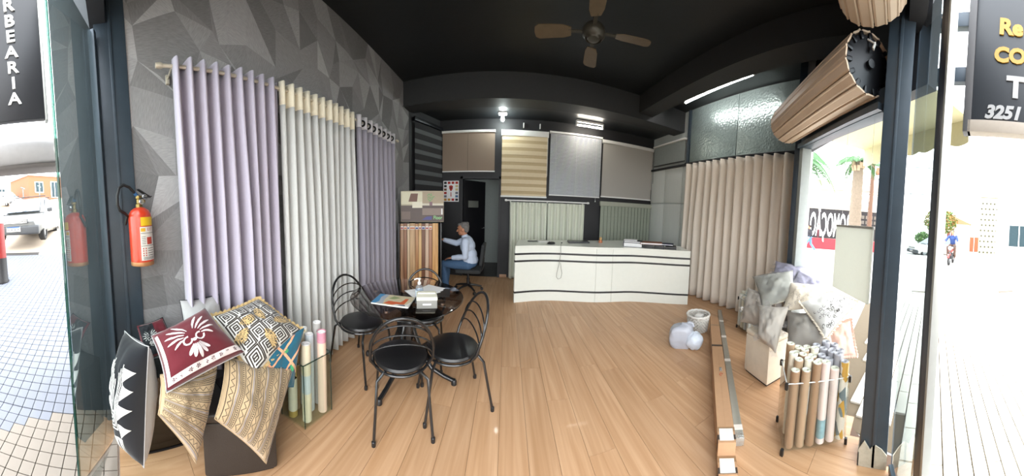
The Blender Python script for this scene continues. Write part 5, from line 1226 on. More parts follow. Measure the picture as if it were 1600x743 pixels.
jn = MB().face([(-6.8, -3.3, gz(-6.8) - .022), (-2.0, -3.3, -.052), (1.0, -3.3, -.052), (1.0, -.09, -.052), (-2.0, -.09, -.052), (-6.8, -.09, gz(-6.8) - .022)]); jn.build('mortar', mat('dark_tile_joint', '#3c3a38', .9), pv, 0)
def is_beige(x, y): return (y + 1.01) < (x + 1.76) * -1.77 * 1 and False or (x + 1.76) * .62 + (y + 1.01) * .35 > 0
kk = 0
for d2, x, y in cells:
    m = TB if is_beige(x, y) else TG; z = gz(x) - .005; ry_ = tilt if x < -2.0 else 0
    if kk < 300 and d2 > 1.2:
        kk += 1
        if m not in bt: o = bt[m] = MB().box((0, 0, 0), (S_ - .006, S_ - .006, .03)).build('tile', m, pv, 0)
        else: o = copy_of(bt[m], 'tile', pv, (0, 0, 0))
        o.location = (x, y, z); o.rotation_euler = (0, ry_, 0)
    else:
        tb.mi = 0 if m is TG else 1; tb.box((x, y, z), (S_ - .006, S_ - .006, .03), ry=ry_)
stuff(tb.build('tiles_far', [TG, TB], pv, 0))
# earthy block paving and kerb by the car
BR = mat('earthy_road_block', '#7d6450', .9, var=.25, scale=3); eb = struct(bpy.data.objects.new('floor_road_left', None)); COL.objects.link(eb); b = MB()
for i in range(26):
    for j in range(14):
        x, y = -13.5 + i * .30 + .15 * (j % 2), -6.4 + j * .22
        b.box((x, y, gz(x) - .055), (.285, .205, .04), ry=tilt)
stuff(b.build('blocks', BR, eb, 0))
KB = mat('pale_concrete', '#cfc8bd', .85)
b = MB(); b.box((-8.2, -1.2, gz(-8.2) - .02), (3.4, 1.9, .06), ry=tilt); struct(b.build('trim_pale_pavement', KB, None, 0))

def wheel(par, c, r, w_, ax='Y'):
    M = Matrix.Rotation(PI / 2, 4, 'X') if ax == 'Y' else Matrix.Rotation(PI / 2, 4, 'Y')
    o = MB().lathe([(r * .62, -w_ / 2), (r * .92, -w_ / 2), (r, -w_ * .35), (r, w_ * .35), (r * .92, w_ / 2), (r * .62, w_ / 2), (r * .62, -w_ / 2)], 24, c, M).build('wheel', mat('tyre_rubber', '#1b1b1c', .8), par)
    MB().lathe([(0, -w_ * .3), (r * .2, -w_ * .42), (r * .62, -w_ * .3), (r * .62, w_ * .3), (r * .2, w_ * .42), (0, w_ * .3)], 20, c, M).build('rim', mat('wheel_silver', '#8e9193', .35, .6), o)
def car(label, loc, rz, rx, paint, lower, rack=False):
    t = thing('car', label, 'car', loc, group=None, rot=(0, rx, rz))
    # length along +x (front), width along y
    st_ = [(-1.95, .50, .80, .72), (-1.90, .36, .86, .78), (-1.2, .25, .90, .80), (0, .25, .92, .82), (.7, .25, .90, .82), (1.35, .27, .82, .81), (1.80, .32, .70, .76), (1.92, .36, .60, .66)]
    b = MB()
    rings = []
    for x, zb, zt, hw in st_:
        rings.append([b.bm.verts.new((x, y, z)) for y, z in ((-hw * .9, zb), (-hw, zb + .10), (-hw, zt - .14), (-hw * .90, zt), (hw * .90, zt), (hw, zt - .14), (hw, zb + .10), (hw * .9, zb))])
    for A, B in zip(rings, rings[1:]):
        for j in range(8): b.bm.faces.new((A[j], A[(j + 1) % 8], B[(j + 1) % 8], B[j]))
    b.bm.faces.new(rings[0]); b.bm.faces.new(rings[-1]); b.build('body', paint, t, 35)
    b = MB(); rings = []
    for x, zt, hw in ((-1.78, .86, .66), (-1.35, 1.40, .56), (-.2, 1.46, .58), (.15, 1.42, .57), (.98, .88, .68)):
        rings.append([b.bm.verts.new((x, y, z)) for y, z in ((-.74, .86), (-hw, zt), (hw, zt), (.74, .86))])
    for A, B in zip(rings, rings[1:]):
        for j in range(3): b.bm.faces.new((A[j], A[j + 1], B[j + 1], B[j]))
    b.build('cabin', paint, t, 25)
    WG = mat('car_window', '#4a5a68', .08, .0, spec=.8)
    def pane(nm, P):
        b = MB(); b.face(P); b.build(nm, WG, t, 0, thick=.012)
    pane('windscreen', [(.985, -.58, .935), (.985, .58, .935), (.235, .50, 1.385), (.235, -.50, 1.385)])
    for s_ in (-1, 1):
        pane('side_window', [(.78, s_ * .725, .93), (.10, s_ * .605, 1.38), (-.35, s_ * .605, 1.40), (-.35, s_ * .738, .93)]); pane('side_window', [(-.42, s_ * .738, .93), (-.42, s_ * .605, 1.40), (-1.25, s_ * .585, 1.36), (-1.45, s_ * .725, .93)])
        m_ = MB().box((.78, s_ * .88, .96), (.10, .18, .12), bev=.03).build('mirror', lower, t)
        MB().box((1.79, s_ * .53, .63), (.18, .30, .13), rz=-s_ * .25, bev=.03).build('headlight', mat('headlamp', '#cfd6da', .1), t)
        MB().lathe([(0, 0), (.05, 0), (.05, .03), (0, .03)], 12, (1.925, s_ * .55, .36), Matrix.Rotation(PI / 2, 4, 'Y')).build('fog_lamp', CHROME, t)
        for x in (-1.25, 1.22): wheel(t, (x, s_ * .70, .29), .29, .18)
    MB().box((1.86, 0, .36), (.22, 1.50, .26), bev=.06, seg=3).build('bumper', lower, t)
    MB().box((1.93, 0, .62), (.05, .86, .12), bev=.015).build('grille', mat('grille_dark', '#3a3c3e', .4), t)
    b = MB()
    for k in range(4): b.box((1.957, 0, .575 + k * .03), (.01, .84, .012))
    b.build('grille_bar', CHROME, t)
    MB().lathe([(0, 0), (.05, 0), (.05, .015), (0, .02)], 16, (1.955, 0, .62), Matrix.Rotation(PI / 2, 4, 'Y')).build('badge', CHROME, t)
    p = MB().box((1.985, 0, .40), (.02, .42, .14), bev=.004).build('number_plate', WL, t); MB().box((1.997, 0, .455), (.004, .40, .032)).build('plate_band', mat('plate_blue', '#2d59a8', .4), p, 0)
    for k in range(7): MB().box((1.997, -.15 + k * .05, .39), (.004, .026, .055)).build('plate_character', mat('plate_ink', '#4a4d55', .5), p, 0)
    for s_ in (-1, 1): MB().tube([(1.0, s_ * .1 - .1, .935), (.9, s_ * .3, .985)], .012, 5).build('wiper', BLACKPL, t)
    if rack:
        for x in (-.9, -.1):
            MB().tube([(x, -.60, 1.42), (x, -.60, 1.52), (x, .60, 1.52), (x, .60, 1.42)], .018, 6).build('rack_bar', BLACKPL, t)
        for s_ in (-.35, .30):
            MB().tube([(-.5, s_, 1.52), (-.5, s_, 1.92)], .02, 6).tube([(-.75, s_, 1.93), (-.25, s_, 1.93)], .02, 6).build('ladder_stand', mat('rack_teal', '#5d6f70', .5), t)
    return t
PSIL, PWHT = mat('silver_car_paint', '#5e605f', .3, .2, var=.02, coat=.5), mat('white_car_paint', '#d9d9d6', .3, var=.02, coat=.5)
car('silver hatchback with a roof rack parked on the street left of the door', (-8.6, -3.05, gz(-8.6) - .03), .08, 0, PSIL, mat('grey_bumper', '#3a3c3e', .5), True)
car('white car farther up the street behind the silver hatchback', (-23.5, -10.8, gz(-23.5) - .04), .95, .1, PWHT, mat('grey_bumper'))
t = thing('bollard', 'red and black post at the very left edge of the pavement', 'post', (-2.62, -1.30, gz(-2.62) - .0))
MB().lathe([(0, 0), (.13, 0), (.13, .02), (.115, .04), (.11, .34), (0, .34)], 20).build('black_base', mat('bollard_black', '#1c1b1c', .5, bump=.2), t); MB().lathe([(.108, .34), (.10, .82), (0, .82)], 20).build('red_shaft', mat('bollard_red', '#7e1f1a', .45), t); MB().lathe([(.10, .82), (.097, .95), (.06, .98), (0, .98)], 20).build('white_cap', WHITE, t)
t.location = (-4.66, -2.38, gz(-4.66)); t.scale = (1.2, 1.2, 1.5)
def house(label, c, dims, rz, wall, roofm, wins, name='building', cat='building', roof='flat'):
    t = thing(name, label, cat, c, rz); w_, d_, h_ = dims
    MB().box((0, 0, h_ / 2), dims).build('walls', wall, t, 0)
    if roof == 'flat': MB().box((0, 0, h_ + .1), (w_ + .3, d_ + .3, .2)).build('roof_slab', roofm, t, 0)
    else: MB().prism([(-w_ / 2 - .4, 0), (w_ / 2 + .4, 0), (0, roof)], d_ + .8, Matrix.Translation((0, d_ / 2 + .4, h_)) @ Matrix.Rotation(PI / 2, 4, 'X')).build('roof', roofm, t, 0)
    for x, z, ww, hh, m in wins:
        f = MB().box((x, -d_ / 2 - .02, z), (ww + .16, .10, hh + .16), bev=.02).build('window', WHITE, t, 0); MB().box((x, -d_ / 2 - .07, z), (ww, .04, hh)).build('pane', m, f, 0); MB().box((x, -d_ / 2 - .10, z), (.05, .03, hh)).build('mullion', WHITE, f, 0)
    return t
WP = mat('dark_teal_window_pane', '#2b3c42', .4, spec=.2); TERRA = mat('terracotta_wash', '#8f5a40', .85); CREW = mat('bright_plaster', '#e4e0d8', .85, var=.03); TILE = mat('clay_roof', '#b5694a', .8, var=.2)
house('small orange-washed house up the street above the silver car', (-27, -8.6, gz(-27) - .3), (4.5, 4, 2.6), -PI / 2 + .9 - PI, TERRA, CREW, [(-1.0, 1.4, .9, 1.0, WP), (1.0, 1.2, .8, 1.6, WP)])
house('white building far up the street left of the orange-washed house', (-38, -17, gz(-38) - .8), (9, 5, 2.4), -PI / 2 + .9 - PI, CREW, CREW, [(-2.5, 1.4, 1, .9, WP), (0, 1.4, 1, .9, WP), (2.5, 1.4, 1, .9, WP)])
# neighbour's hanging sign and the rounded canopy under it
sg = thing('hanging_sign', 'black vertical barber shop sign with white letters over the left pavement', 'sign', (-2.28, -.98, 2.62), rz=-PI / 2 + .42 - PI + .0)
SB = mat('sign_charcoal', '#17181c', .4)
sg.rotation_euler = (0, 0, math.radians(108.8)); sg.location = (-2.33, -.57, 2.60)
MB().span((-.62, .0, .0), (-.03, .08, 1.6), bev=.006).build('panel', SB, sg)
MB().span((-.03, -.01, -.02), (.0, .09, 1.62), bev=.004).build('light_edge', mat('pale_aluminium_strip'), sg)
for k, ch_ in enumerate('AIRAEBR'): text(ch_, .155, WHITE, sg, (-.31, -.006, .20 + k * .150), (PI / 2, 0, 0), .006, .004, sx=1.15)
t = thing('canopy', 'rounded pale grey canopy edge below the barber shop sign', 'canopy', (-2.42, -.80, 2.38), rz=math.radians(108.8))
MB().grid(lambda u, v: Vector((-.9 + 1.5 * u, -.18 * math.sin(PI * v) + .25, .20 * math.cos(PI * v) * (1 - .4 * u) + .0)), 16, 10).build('shell', mat('pale_canopy', '#a9a8a8', .5), t, 60, thick=.02)
MB().box((-.2, .3, -.16), (1.3, .35, .05), bev=.02).build('underside', mat('dark_canopy', '#55504c', .7), t); MB().lathe([(0, 0), (.10, 0), (.11, .02), (0, .03)], 18, (.35, .07, -.02), Matrix.Rotation(PI / 2, 4, 'X')).build('recessed_lamp', WHITE, t)
np_ = struct(MB().span((-2.6, -.44, -.06), (-2.06, .05, 3.9), bev=.01).build('wall_neighbour_pier', mat('slate_pier', '#3f464b', .6, var=.1), None))
# ------------------------------------------------------------------ street: right side
pr = struct(bpy.data.objects.new('floor_pavement_right', None)); COL.objects.link(pr)
TW = mat('pale_pavement_brick', '#d9d4c9', .8, var=.06, scale=5)
MB().face([(-.6, -4.2, -.046), (7.0, -4.2, -.09), (7.0, .6, -.09), (2.2, .6, -.046), (1.86, -.08, -.046), (-.6, -.08, -.046)]).build('mortar', mat('tan_tile_joint', '#5e5240', .9), pr, 0)
BWx, BWy = .30, .105; ca, sa = math.cos(-.15), math.sin(-.15); cells = []
for i in range(-6, 30):
    for j in range(-44, 14):
        u, v = (i + .5 * (j % 2)) * BWx, j * BWy; x, y = u * ca - v * sa, u * sa + v * ca
        if x < .3 or x > 6.6 or y < -4 or y > .3 or (x < 2.2 and y > -.12): continue
        a_ = math.degrees(math.atan2(x, y))
        if a_ > 128: continue
        cells.append((x * x + y * y, x, y))
cells.sort(); b = MB(); bk0 = None; kk = 0
for d2, x, y in cells:
    z = -.043 - .007 * max(0, x - 2)
    if d2 > 1.3 and kk < 300:
        kk += 1
        if bk0 is None: o = bk0 = MB().box((0, 0, 0), (BWx - .012, BWy - .012, .03)).build('brick', TW, pr, 0)
        else: o = copy_of(bk0, 'brick', pr, (0, 0, 0))
        o.location = (x, y, z); o.rotation_euler = (0, 0, -.15)
    else: b.box((x, y, z), (BWx - .012, BWy - .012, .03), rz=-.15)
stuff(b.build('bricks_far', TW, pr, 0))
# irregular flagstones beyond the bricks
rng = random.Random(77); b = MB(); G = {}
def fp(i, j): return G.setdefault((i, j), (5.6 + i * .62 + rng.uniform(-.2, .2), -6 + j * .5 + rng.uniform(-.17, .17)))
for i in range(14):
    for j in range(22):
        q = [fp(i, j), fp(i + 1, j), fp(i + 1, j + 1), fp(i, j + 1)]; cx = sum(p[0] for p in q) / 4; cy = sum(p[1] for p in q) / 4; z = -.05 - .0095 * max(0, cx - 2)
        if i < 2 and cy > -1.5: pass
        b.prism([(cx + (x - cx) * .955, cy + (y - cy) * .955) for x, y in q], .02 + rng.uniform(-.004, .006), Matrix.Translation((0, 0, z - .01)))
fs = struct(bpy.data.objects.new('floor_flagstones', None)); COL.objects.link(fs)
stuff(b.build('flagstones', mat('pale_flagstone', '#d6d2cc', .85, var=.08, scale=2), fs, 0)); MB().face([(5.2, -6.6, -.085), (14.6, -6.6, -.175), (14.6, 5.6, -.175), (5.2, 5.6, -.085)]).build('joint_bed', mat('dark_flag_joint', '#2a2725', .9), fs, 0)
# sign on a steel frame over the pavement
sn = thing('hanging_sign', 'black shop sign with yellow and white lettering on a steel frame, over the right pavement', 'sign', (2.10, -.92, 2.70), rz=0)
SGM = mat('sign_slate', '#1f242a', .45)
ctr = Vector((2.45, -.98, 0)); dv = Vector((.60, -1.0, 0)); dv.normalize()
sn.location = (2.13, -.58, 2.58); sn.rotation_euler = (0, 0, math.radians(-111.8))
MB().span((.0, .03, .05), (.9, .09, 1.6), bev=.004).build('panel', SGM, sn)
b = MB().span((-.03, -.0, -.06), (.9, .12, .05), bev=.004); b.build('bottom_beam', mat('weathered_beam', '#a39a8e', .7), sn)
b = MB().span((-.07, .0, -.06), (.0, .12, 1.6), bev=.004).build('side_upright', mat('weathered_steel', '#4a4a4c', .6), sn)
for z in (.42, .95): MB().span((-.40, .03, z), (-.07, .10, z + .14), bev=.006).build('bracket_arm', STEEL, sn)
YEL = mat('sign_yellow', '#a8801c', .4); WSG = mat('sign_white', '#9b9c9c', .4)
text('Re', .205, YEL, sn, (.21, .024, .94), (PI / 2, 0, 0), .006, .010, align='LEFT')
text('CO', .19, YEL, sn, (.18, .024, .67), (PI / 2, 0, 0), .006, .010, align='LEFT')
text('T', .27, WSG, sn, (.31, .024, .37), (PI / 2, 0, 0), .006, .012, align='LEFT')
text('3251', .165, WSG, sn, (.12, .024, .13), (PI / 2, 0, 0), .006, .008, shear=.22, align='LEFT')
# awning over the side opening
aw = thing('awning', 'cream fabric awning with a scalloped pale green edge outside the side opening', 'awning', (2.62, .46, 2.72), rz=fang)
MB().box((.35, -.5, .24), (2.1, 1.0, .03)).build('cloth_roof', mat('cream_awning_cloth', '#d2cba6', .8), aw)
vb = MB(); K = 40
for k in range(K):
    x0, x1 = -.7 + 2.1 * k / K, -.7 + 2.1 * (k + 1) / K
    d0, d1 = (.05 + .03 * abs(math.sin(PI * q * 8 / K)) for q in (k, k + 1)); vb.face([(x0, -1.0, .25), (x1, -1.0, .25), (x1, -1.0, .0 - d1), (x0, -1.0, .0 - d0)])
vb.build('valance', mat('cream_awning_cloth'), aw, 0, thick=.006)
MB().box((.35, -1.005, -.02), (2.1, .012, .02)).build('green_piping', mat('pale_green_piping', '#9fc4a8', .7), aw)
# shop across the street, its banner seen from behind so it reads reversed
sp = thing('storefront', 'red and black shop front across the street with reversed white banner lettering', 'shop front', (17.2, 4.4, -.35), rz=math.atan2(4.4, 17.2) - PI / 2)
MB().box((0, 1.5, 2.1), (9, 3, 4.2)).build('walls', mat('bright_plaster'), sp, 0)
MB().box((0, -.04, .55), (8.8, .10, .75)).build('red_band', mat('shop_red', '#c22f38', .6), sp, 0); MB().box((0, -.10, .06), (9, .5, .14)).build('step', mat('grey_kerb', '#9a968f', .8), sp, 0)
MB().box((0, -.02, 1.98), (8.8, .08, 2.05)).build('dark_glazing', mat('shop_black', '#241f22', .5), sp, 0)
for x in (-3.6, -1.2, 1.2, 3.6): MB().box((x, -.08, 1.98), (.12, .08, 2.05)).build('window_bar', mat('shop_maroon', '#5c2630', .5), sp, 0)
tx_ = text('PROMOÇÃO', 2.3, WHITE, sp, (-.25, -.14, 1.82), (PI / 2, 0, 0), .02, .05, mirror=True, sx=.24, spacing=1.0, name='banner_lettering')
MB().box((0, -.15, 3.10), (9, .35, .10)).build('ledge', CREW, sp, 0)
for k in range(10): MB().box((-4.05 + k * .9, -.08, 3.6), (.10, .06, .85)).build('parapet_rib', mat('faded_letter', '#b9b5aa', .8), sp, 0)
b = MB()
for k in range(30): b.box((1.3 + .30 * (k % 10), -.12, 1.9 + .36 * (k // 10)), (.22, .06, .24), rx=.0)
stuff(b.build('window_goods', mat('shop_goods', '#5d564f', .8, var=.5, scale=3), sp, 0))
MB().prism([(-4.7, 0), (4.7, 0), (4.2, .9), (-4.2, .9)], .2, Matrix.Translation((0, -.1, 4.2)) @ Matrix.Rotation(1.1, 4, 'X')).build('tiled_roof', mat('faded_clay', '#cbb59a', .8, var=.2, scale=8), sp, 0)
def figure(t, P, shirt, pants, hairc, s=1., shoe='#c9c9c9'):
    b = MB(); b.ball(P['pel'], (.13, .15, .12)).ball(P['che'], (.12, .17, .15)); limb(b, [P['pel'], lerp(P['pel'], P['che'], .5), P['che'], P['nek']], [.12, .11, .11, .055])
    head(b, P['hed'], P['fwd'])
    for k in ('l', 'r'):
        limb(b, [P['sh' + k], P['el' + k], P['wr' + k]], [.052, .042, .030]); hand(b, P['wr' + k], P['wr' + k] - P['el' + k], (0, 0, -1), 1 if k == 'l' else -1, .6)
        limb(b, [P['hi' + k], P['kn' + k], P['an' + k]], [.085, .058, .04])
    remeshed(b, 'body', SKIN, t, .014)
    b = MB(); limb(b, [P['pel'] + Vector((0, 0, .03)), lerp(P['pel'], P['che'], .5), P['che'], lerp(P['che'], P['nek'], .6)], [.16, .155, .165, .10]); b.ball(P['che'], (.16, .2, .15))
    for k in ('l', 'r'): limb(b, [P['sh' + k], P['el' + k], lerp(P['el' + k], P['wr' + k], .7)], [.075, .065, .05])
    remeshed(b, 'jacket', mat('cloth_' + shirt, shirt, .85), t, .018)
    b = MB(); b.ball(P['pel'], (.16, .17, .11))
    for k in ('l', 'r'): limb(b, [P['hi' + k], P['kn' + k], lerp(P['kn' + k], P['an' + k], .9)], [.105, .085, .075])
    remeshed(b, 'trousers', mat('cloth_' + pants, pants, .85), t, .018)
    for k in ('l', 'r'):
        b = MB(); q = P['an' + k]; f = Vector(P['fwd']); limb(b, [q - Vector((0, 0, .03)), q + f * .10 - Vector((0, 0, .045)), q + f * .17 - Vector((0, 0, .05))], [.05, .045, .035]); remeshed(b, 'shoe', mat('cloth_' + shoe, shoe, .6), t, .016)
    b = MB(); f = Vector(P['fwd']); b.ball(P['hed'] - f * .02 + Vector((0, 0, .045)), (.10, .095, .09)); remeshed(b, 'hair', mat('cloth_' + hairc, hairc, .8), t, .014)
V = Vector
pw = thing('person', 'person in a dark top and blue jeans walking past the red shop front', 'person', (15.6, 5.68, -.28), rz=1.8)
figure(pw, dict(pel=V((0, 0, .95)), che=V((.03, 0, 1.28)), nek=V((.05, 0, 1.48)), hed=V((.08, 0, 1.62)), fwd=(1, 0, 0), shl=V((.03, .2, 1.40)), ell=V((-.10, .24, 1.14)), wrl=V((.02, .24, .92)), shr=V((.03, -.2, 1.40)), elr=V((.12, -.24, 1.16)), wrr=V((.28, -.2, .98)), hil=V((0, .09, .92)), knl=V((.22, .10, .52)), anl=V((.34, .1, .09)), hir=V((0, -.09, .92)), knr=V((-.06, -.1, .50)), anr=V((-.36, -.1, .12))), '#2b2a30', '#5f86b5', '#2a211d')
# motorcycle with rider
mc = thing('motorcycle', 'red motorcycle on the white road carrying a rider in a blue jacket', 'motorcycle', (13.6, -3.05, -.16), rz=2.75)
def mwheel(x):
    o = MB().tube([(x + .27 * math.cos(2 * PI * k / 28), 0, .30 + .27 * math.sin(2 * PI * k / 28)) for k in range(28)], .045, 8, closed=True).build('wheel', mat('tyre_rubber'), mc); b = MB().lathe([(0, -.05), (.06, -.05), (.06, .05), (0, .05)], 12, (x, 0, .30), Matrix.Rotation(PI / 2, 4, 'X'))
    for k in range(5): a = 2 * PI * k / 5; b.tube([(x, 0, .30), (x + .25 * math.cos(a), 0, .30 + .25 * math.sin(a))], .012, 5)
    b.build('spokes', mat('wheel_silver'), o)
mwheel(-.62); mwheel(.66)
REDP = mat('motorcycle_red', '#b5302c', .3, coat=.4)
MB().tube([(.66, 0, .30), (.48, 0, .85), (.44, 0, 1.0)], .035, 8).build('fork', BLACKPL, mc); MB().tube([(.40, -.35, 1.04), (.46, -.12, 1.0), (.46, .12, 1.0), (.40, .35, 1.04)], .018, 6).build('handlebar', BLACKPL, mc)
MB().ball((.22, 0, .80), (.26, .13, .13)).build('tank', REDP, mc); MB().box((-.30, 0, .80), (.66, .24, .10), bev=.04).build('seat', BLACKPL, mc); MB().ball((-.66, 0, .80), (.18, .12, .09)).build('tail', REDP, mc); MB().box((-.85, 0, .78), (.04, .14, .08), bev=.01).build('tail_lamp', mat('tail_red', '#d2342c', .3), mc)
MB().ball((.54, 0, .92), (.10, .11, .11)).build('headlamp', mat('headlamp'), mc); MB().box((.05, 0, .45), (.36, .26, .30), bev=.05).build('engine', mat('engine_grey', '#4c4d50', .4, .5), mc); MB().tube([(.1, -.15, .32), (-.3, -.18, .28), (-.75, -.18, .36)], [.03, .04, .05], 8).build('exhaust', CHROME, mc)
MB().tube([(.44, 0, .85), (.05, 0, .62), (-.35, 0, .60), (-.62, 0, .30)], .03, 6).build('frame', BLACKPL, mc); MB().box((-.95, 0, .58), (.02, .2, .14), rx=0).build('number_plate', WL, mc, 0); MB().grid(lambda u, v: V((.66 + .33 * math.cos(.4 + 2 * u), -.06 + .12 * v, .30 + .33 * math.sin(.4 + 2 * u))), 10, 2).build('mudguard', REDP, mc, 60, thick=.01)
rd = thing('person', 'rider in a blue jacket seated on the red motorcycle', 'person', (13.6, -3.05, .69), rz=2.75)
figure(rd, dict(pel=V((-.28, 0, .24)), che=V((-.16, 0, .58)), nek=V((-.10, 0, .78)), hed=V((-.04, 0, .93)), fwd=(1, 0, 0), shl=V((-.12, .2, .70)), ell=V((.12, .32, .50)), wrl=V((.36, .34, .40)), shr=V((-.12, -.2, .70)), elr=V((.12, -.32, .50)), wrr=V((.36, -.34, .40)), hil=V((-.24, .1, .20)), knl=V((.18, .20, .08)), anl=V((.02, .20, -.42)), hir=V((-.24, -.1, .20)), knr=V((.18, -.20, .08)), anr=V((.02, -.20, -.42))), '#2c4378', '#5f4a40', '#2a2422', shoe='#5a4038')
# palm, poles and wires
PT = mat('palm_trunk', '#6f6355', .9, var=.25, scale=10, bump=.5, bscale=12); PF = mat('palm_leaf', '#3f6b3a', .6, var=.25, scale=4)
def frond(par, base, az_, ln, droop, m=PF, w_=.35):
    b = MB(); c_, s_ = math.cos(az_), math.sin(az_); pts = []
    for k in range(13):
        q = k / 12; r = ln * (q - .18 * droop * q * q); z = ln * (.35 * q - droop * .8 * q * q); pts.append(V(base) + V((c_ * r, s_ * r, z)))
    b.tube(pts, [.035 * (1 - .9 * k / 12) + .004 for k in range(13)], 5)
    side = V((-s_, c_, 0))
    for k in range(1, 12):
        for h in range(3):
            p = lerp(pts[k], pts[min(12, k + 1)], h / 3); ll = w_ * math.sin(PI * min(.97, (k + h / 3) / 13 + .08)) * 1.3
            d_ = (pts[min(12, k + 1)] - pts[k]).normalized()
            for sg in (-1, 1):
                e_ = p + side * sg * ll * .75 + d_ * ll * .45 + V((0, 0, -ll * .55)); wv = d_ * .022
                b.face([p - wv, p + wv, lerp(p, e_, .6) + wv * .8, e_, lerp(p, e_, .6) - wv * .8])
    return b.build('frond', m, par, 0)
def palm(label, loc, h, r, fronds, ln, seed, lean=0.):
    t = thing('palm_tree', label, 'palm', loc); rg = random.Random(seed)
    pts, rad = [], []
    for k in range(int(h / .22) + 1):
        z = k * .22; rr = r * (1.15 - .35 * z / h) * (1.05 if k % 2 else .96); pts.append((lean * z * z / h / h, 0, z)); rad.append(rr)
    top = V(pts[-1]); MB().tube(pts, rad, 12).build('trunk', PT, t, 60)
    b = MB()
    for k in range(16): a = k * 2.4; b.box(top + V((math.cos(a) * r * .95, math.sin(a) * r * .95, -.05 - .08 * (k % 5))), (.10, .16, .30), rz=a, ry=.35, bev=.01)
    stuff(b.build('old_leaf_bases', mat('leaf_base_brown', '#a08a72', .9), t, 0))
    for k in range(fronds): frond(t, top + V((0, 0, .1)), 2 * PI * k / fronds + rg.uniform(-.2, .2), ln * rg.uniform(.85, 1.1), rg.uniform(.7, 1.2))
    return t
palm('thick-trunked palm tree seen through the side opening, above the pale board', (13.3, 2.35, -.2), 5.3, .34, 13, 1.9, 5)
palm('palm tree whose long fronds hang at the far edge of the side opening', (7.2, 3.45, -.2), 3.75, .2, 14, 2.1, 9)
ps = thing('utility_pole', 'brown utility pole behind the palm, carrying the overhead wires', 'pole', (15.0, 1.75, -.3))
MB().tube([(0, 0, 0), (0, 0, 8.5)], [.16, .11], 12).build('pole', mat('brown_pole', '#6b5040', .85, var=.15), ps); MB().box((0, 0, 7.6), (.12, 1.8, .12)).build('cross_arm', mat('brown_pole'), ps)
MB().box((.0, -.35, 5.3), (.3, .3, .4), bev=.03).build('transformer_box', mat('rusty_box', '#b5654a', .7), ps)
for k, (z, y) in enumerate(((7.95, -.8), (7.95, .8), (5.9, .2), (5.1, .2), (4.3, .2))):
    tag(MB().tube([(14.9 + .05 * k + dx * .03, 2.15 + y + dx, z - .3 + .004 * dx * dx * .5 - .25 * (1 - (dx / 14) ** 2)) for dx in range(-14, 15, 2)], .02, 5).build('overhead_wire', mat('black_cable', '#2c2c2e', .6), None), '%s overhead wire from the top on the utility pole' % ORD[k], 'wire')
# buildings beyond the motorcycle
hs = house('white building with a teal window at the right edge of the picture', (11.7, -8.4, -.4), (6.5, 4, 7), math.radians(-112.7), CREW, CREW, [(-2.15, 2.0, .95, 1.0, WP), (1.2, 2.0, .95, 1.0, WP)])
tw_ = thing('tower', 'slim patterned tower with a dark pole beyond the white road', 'tower', (20.4, -7.75, -.5), rz=math.atan2(-7.75, 20.4) - PI / 2)
MB().box((0, 0, 2.7), (1.6, 1.2, 5.4)).build('shaft', mat('pale_yellow_plaster', '#b9b48f', .85), tw_, 0)
b = MB()
for k in range(50): b.box((-.66 + .33 * (k % 5) + .08 * ((k // 5) % 2), -.62, .6 + .46 * (k // 5)), (.13, .06, .13), ry=.785)
stuff(b.build('dark_dots', mat('grey_dot', '#3f3f3a', .8), tw_, 0)); MB().tube([(1.0, -.6, 0), (1.0, -.6, 8)], .07, 8).build('pole', mat('tower_pole', '#2a2422', .7), tw_)
house('pale house with a pink doorway behind the motorcycle', (29.4, -6.0, -.6), (4.8, 3, 3.2), math.atan2(-6.0, 29.4) - PI / 2, CREW, TILE, [(.3, 1.3, .8, 2.0, mat('pink_door', '#6b3a34', .7)), (1.6, 1.3, .7, 1.8, WP), (-1.4, 1.5, 1, 1, WP)], roof=1.1)
house('low white wall building with an orange gate post right of the motorcycle', (25.9, -7.8, -.6), (2.6, 2, 2.2), math.atan2(-7.8, 25.9) - PI / 2, CREW, CREW, [(.4, 1.0, .9, 1.7, mat('orange_panel', '#8a4a2c', .7))])
car('white car parked in front of the pale house with the pink doorway', (19.6, -2.9, -.3), 2.0, 0, PWHT, mat('grey_bumper'))
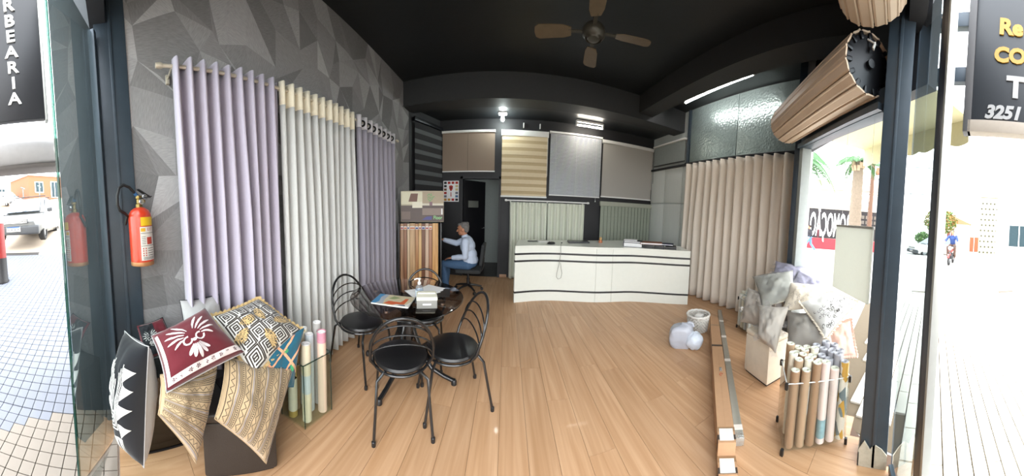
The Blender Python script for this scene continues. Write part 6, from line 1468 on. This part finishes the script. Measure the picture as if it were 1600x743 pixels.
def tree(label, loc, h, r, cols_, seed, n_=900):
    t = thing('tree', label, 'tree', loc); rg = random.Random(seed)
    b = MB().tube([(0, 0, 0), (.05, 0, h * .35), (0, .05, h * .6)], [.16, .12, .08], 8)
    for k in range(5): a = k * 1.3; b.tube([(0, .03, h * .45), (r * .5 * math.cos(a), r * .5 * math.sin(a), h * .75)], [.07, .03], 6)
    b.build('trunk', PT, t)
    for q, m in enumerate(cols_):
        b = MB()
        for k in range(n_):
            while True:
                p = V((rg.uniform(-1, 1), rg.uniform(-1, 1), rg.uniform(-1, 1)))
                if .3 < p.length < 1: break
            p = V((p.x * r, p.y * r, h * .72 + p.z * h * .3)); a = V((rg.uniform(-1, 1), rg.uniform(-1, 1), rg.uniform(-1, 1))).normalized() * .13; c_ = a.orthogonal().normalized() * .07
            b.face([p - a, p + c_, p + a, p - c_])
        stuff(b.build('foliage', m, t, 0))
tree('green and yellow leafy tree behind the motorcycle rider', (24, -4.1, -.4), 4.2, 1.7, [mat('leaf_green', '#4f6f30', .6, var=.3), mat('leaf_gold', '#7d6428', .6, var=.3)], 3)
tree('small round green bush beside the white parked car', (23, -2.3, -.4), 1.9, .7, [mat('leaf_green')], 8, 500)
GROUPS = {'metal_chair': 'chairs around the glass table', 'sample_book': 'sample books on the counter', 'long_carton': 'long cartons on the floor', 'overhead_wire': 'overhead wires', 'ceiling_hook': 'hooks above the cream blind', 'roller_shutter': 'rolled-up shutters', 'hanging_sign': None}
for o in list(bpy.data.objects):
    if o.parent or 'label' not in o or 'group' in o: continue
    k = o.name.split('.')[0]; g = GROUPS.get(k)
    if k == 'throw_cushion': g = 'cushions in the left pile' if o.location.x < 0 else 'cushions in the bagged pile'
    if k == 'wallpaper_roll': g = 'rolls in the glass box' if o.location.x < 0 else ('rolls in the box by the entrance post' if o.location.y < 1.2 else 'rolls in the box by the taupe curtain')
    if k == 'curtain' and o.location.x < -1: g = 'curtains on the papered wall'
    if k.endswith('_blind') and o.location.y > 5.5: g = 'blinds on the back wall'
    if g: o['group'] = g
bpy.context.view_layer.update()
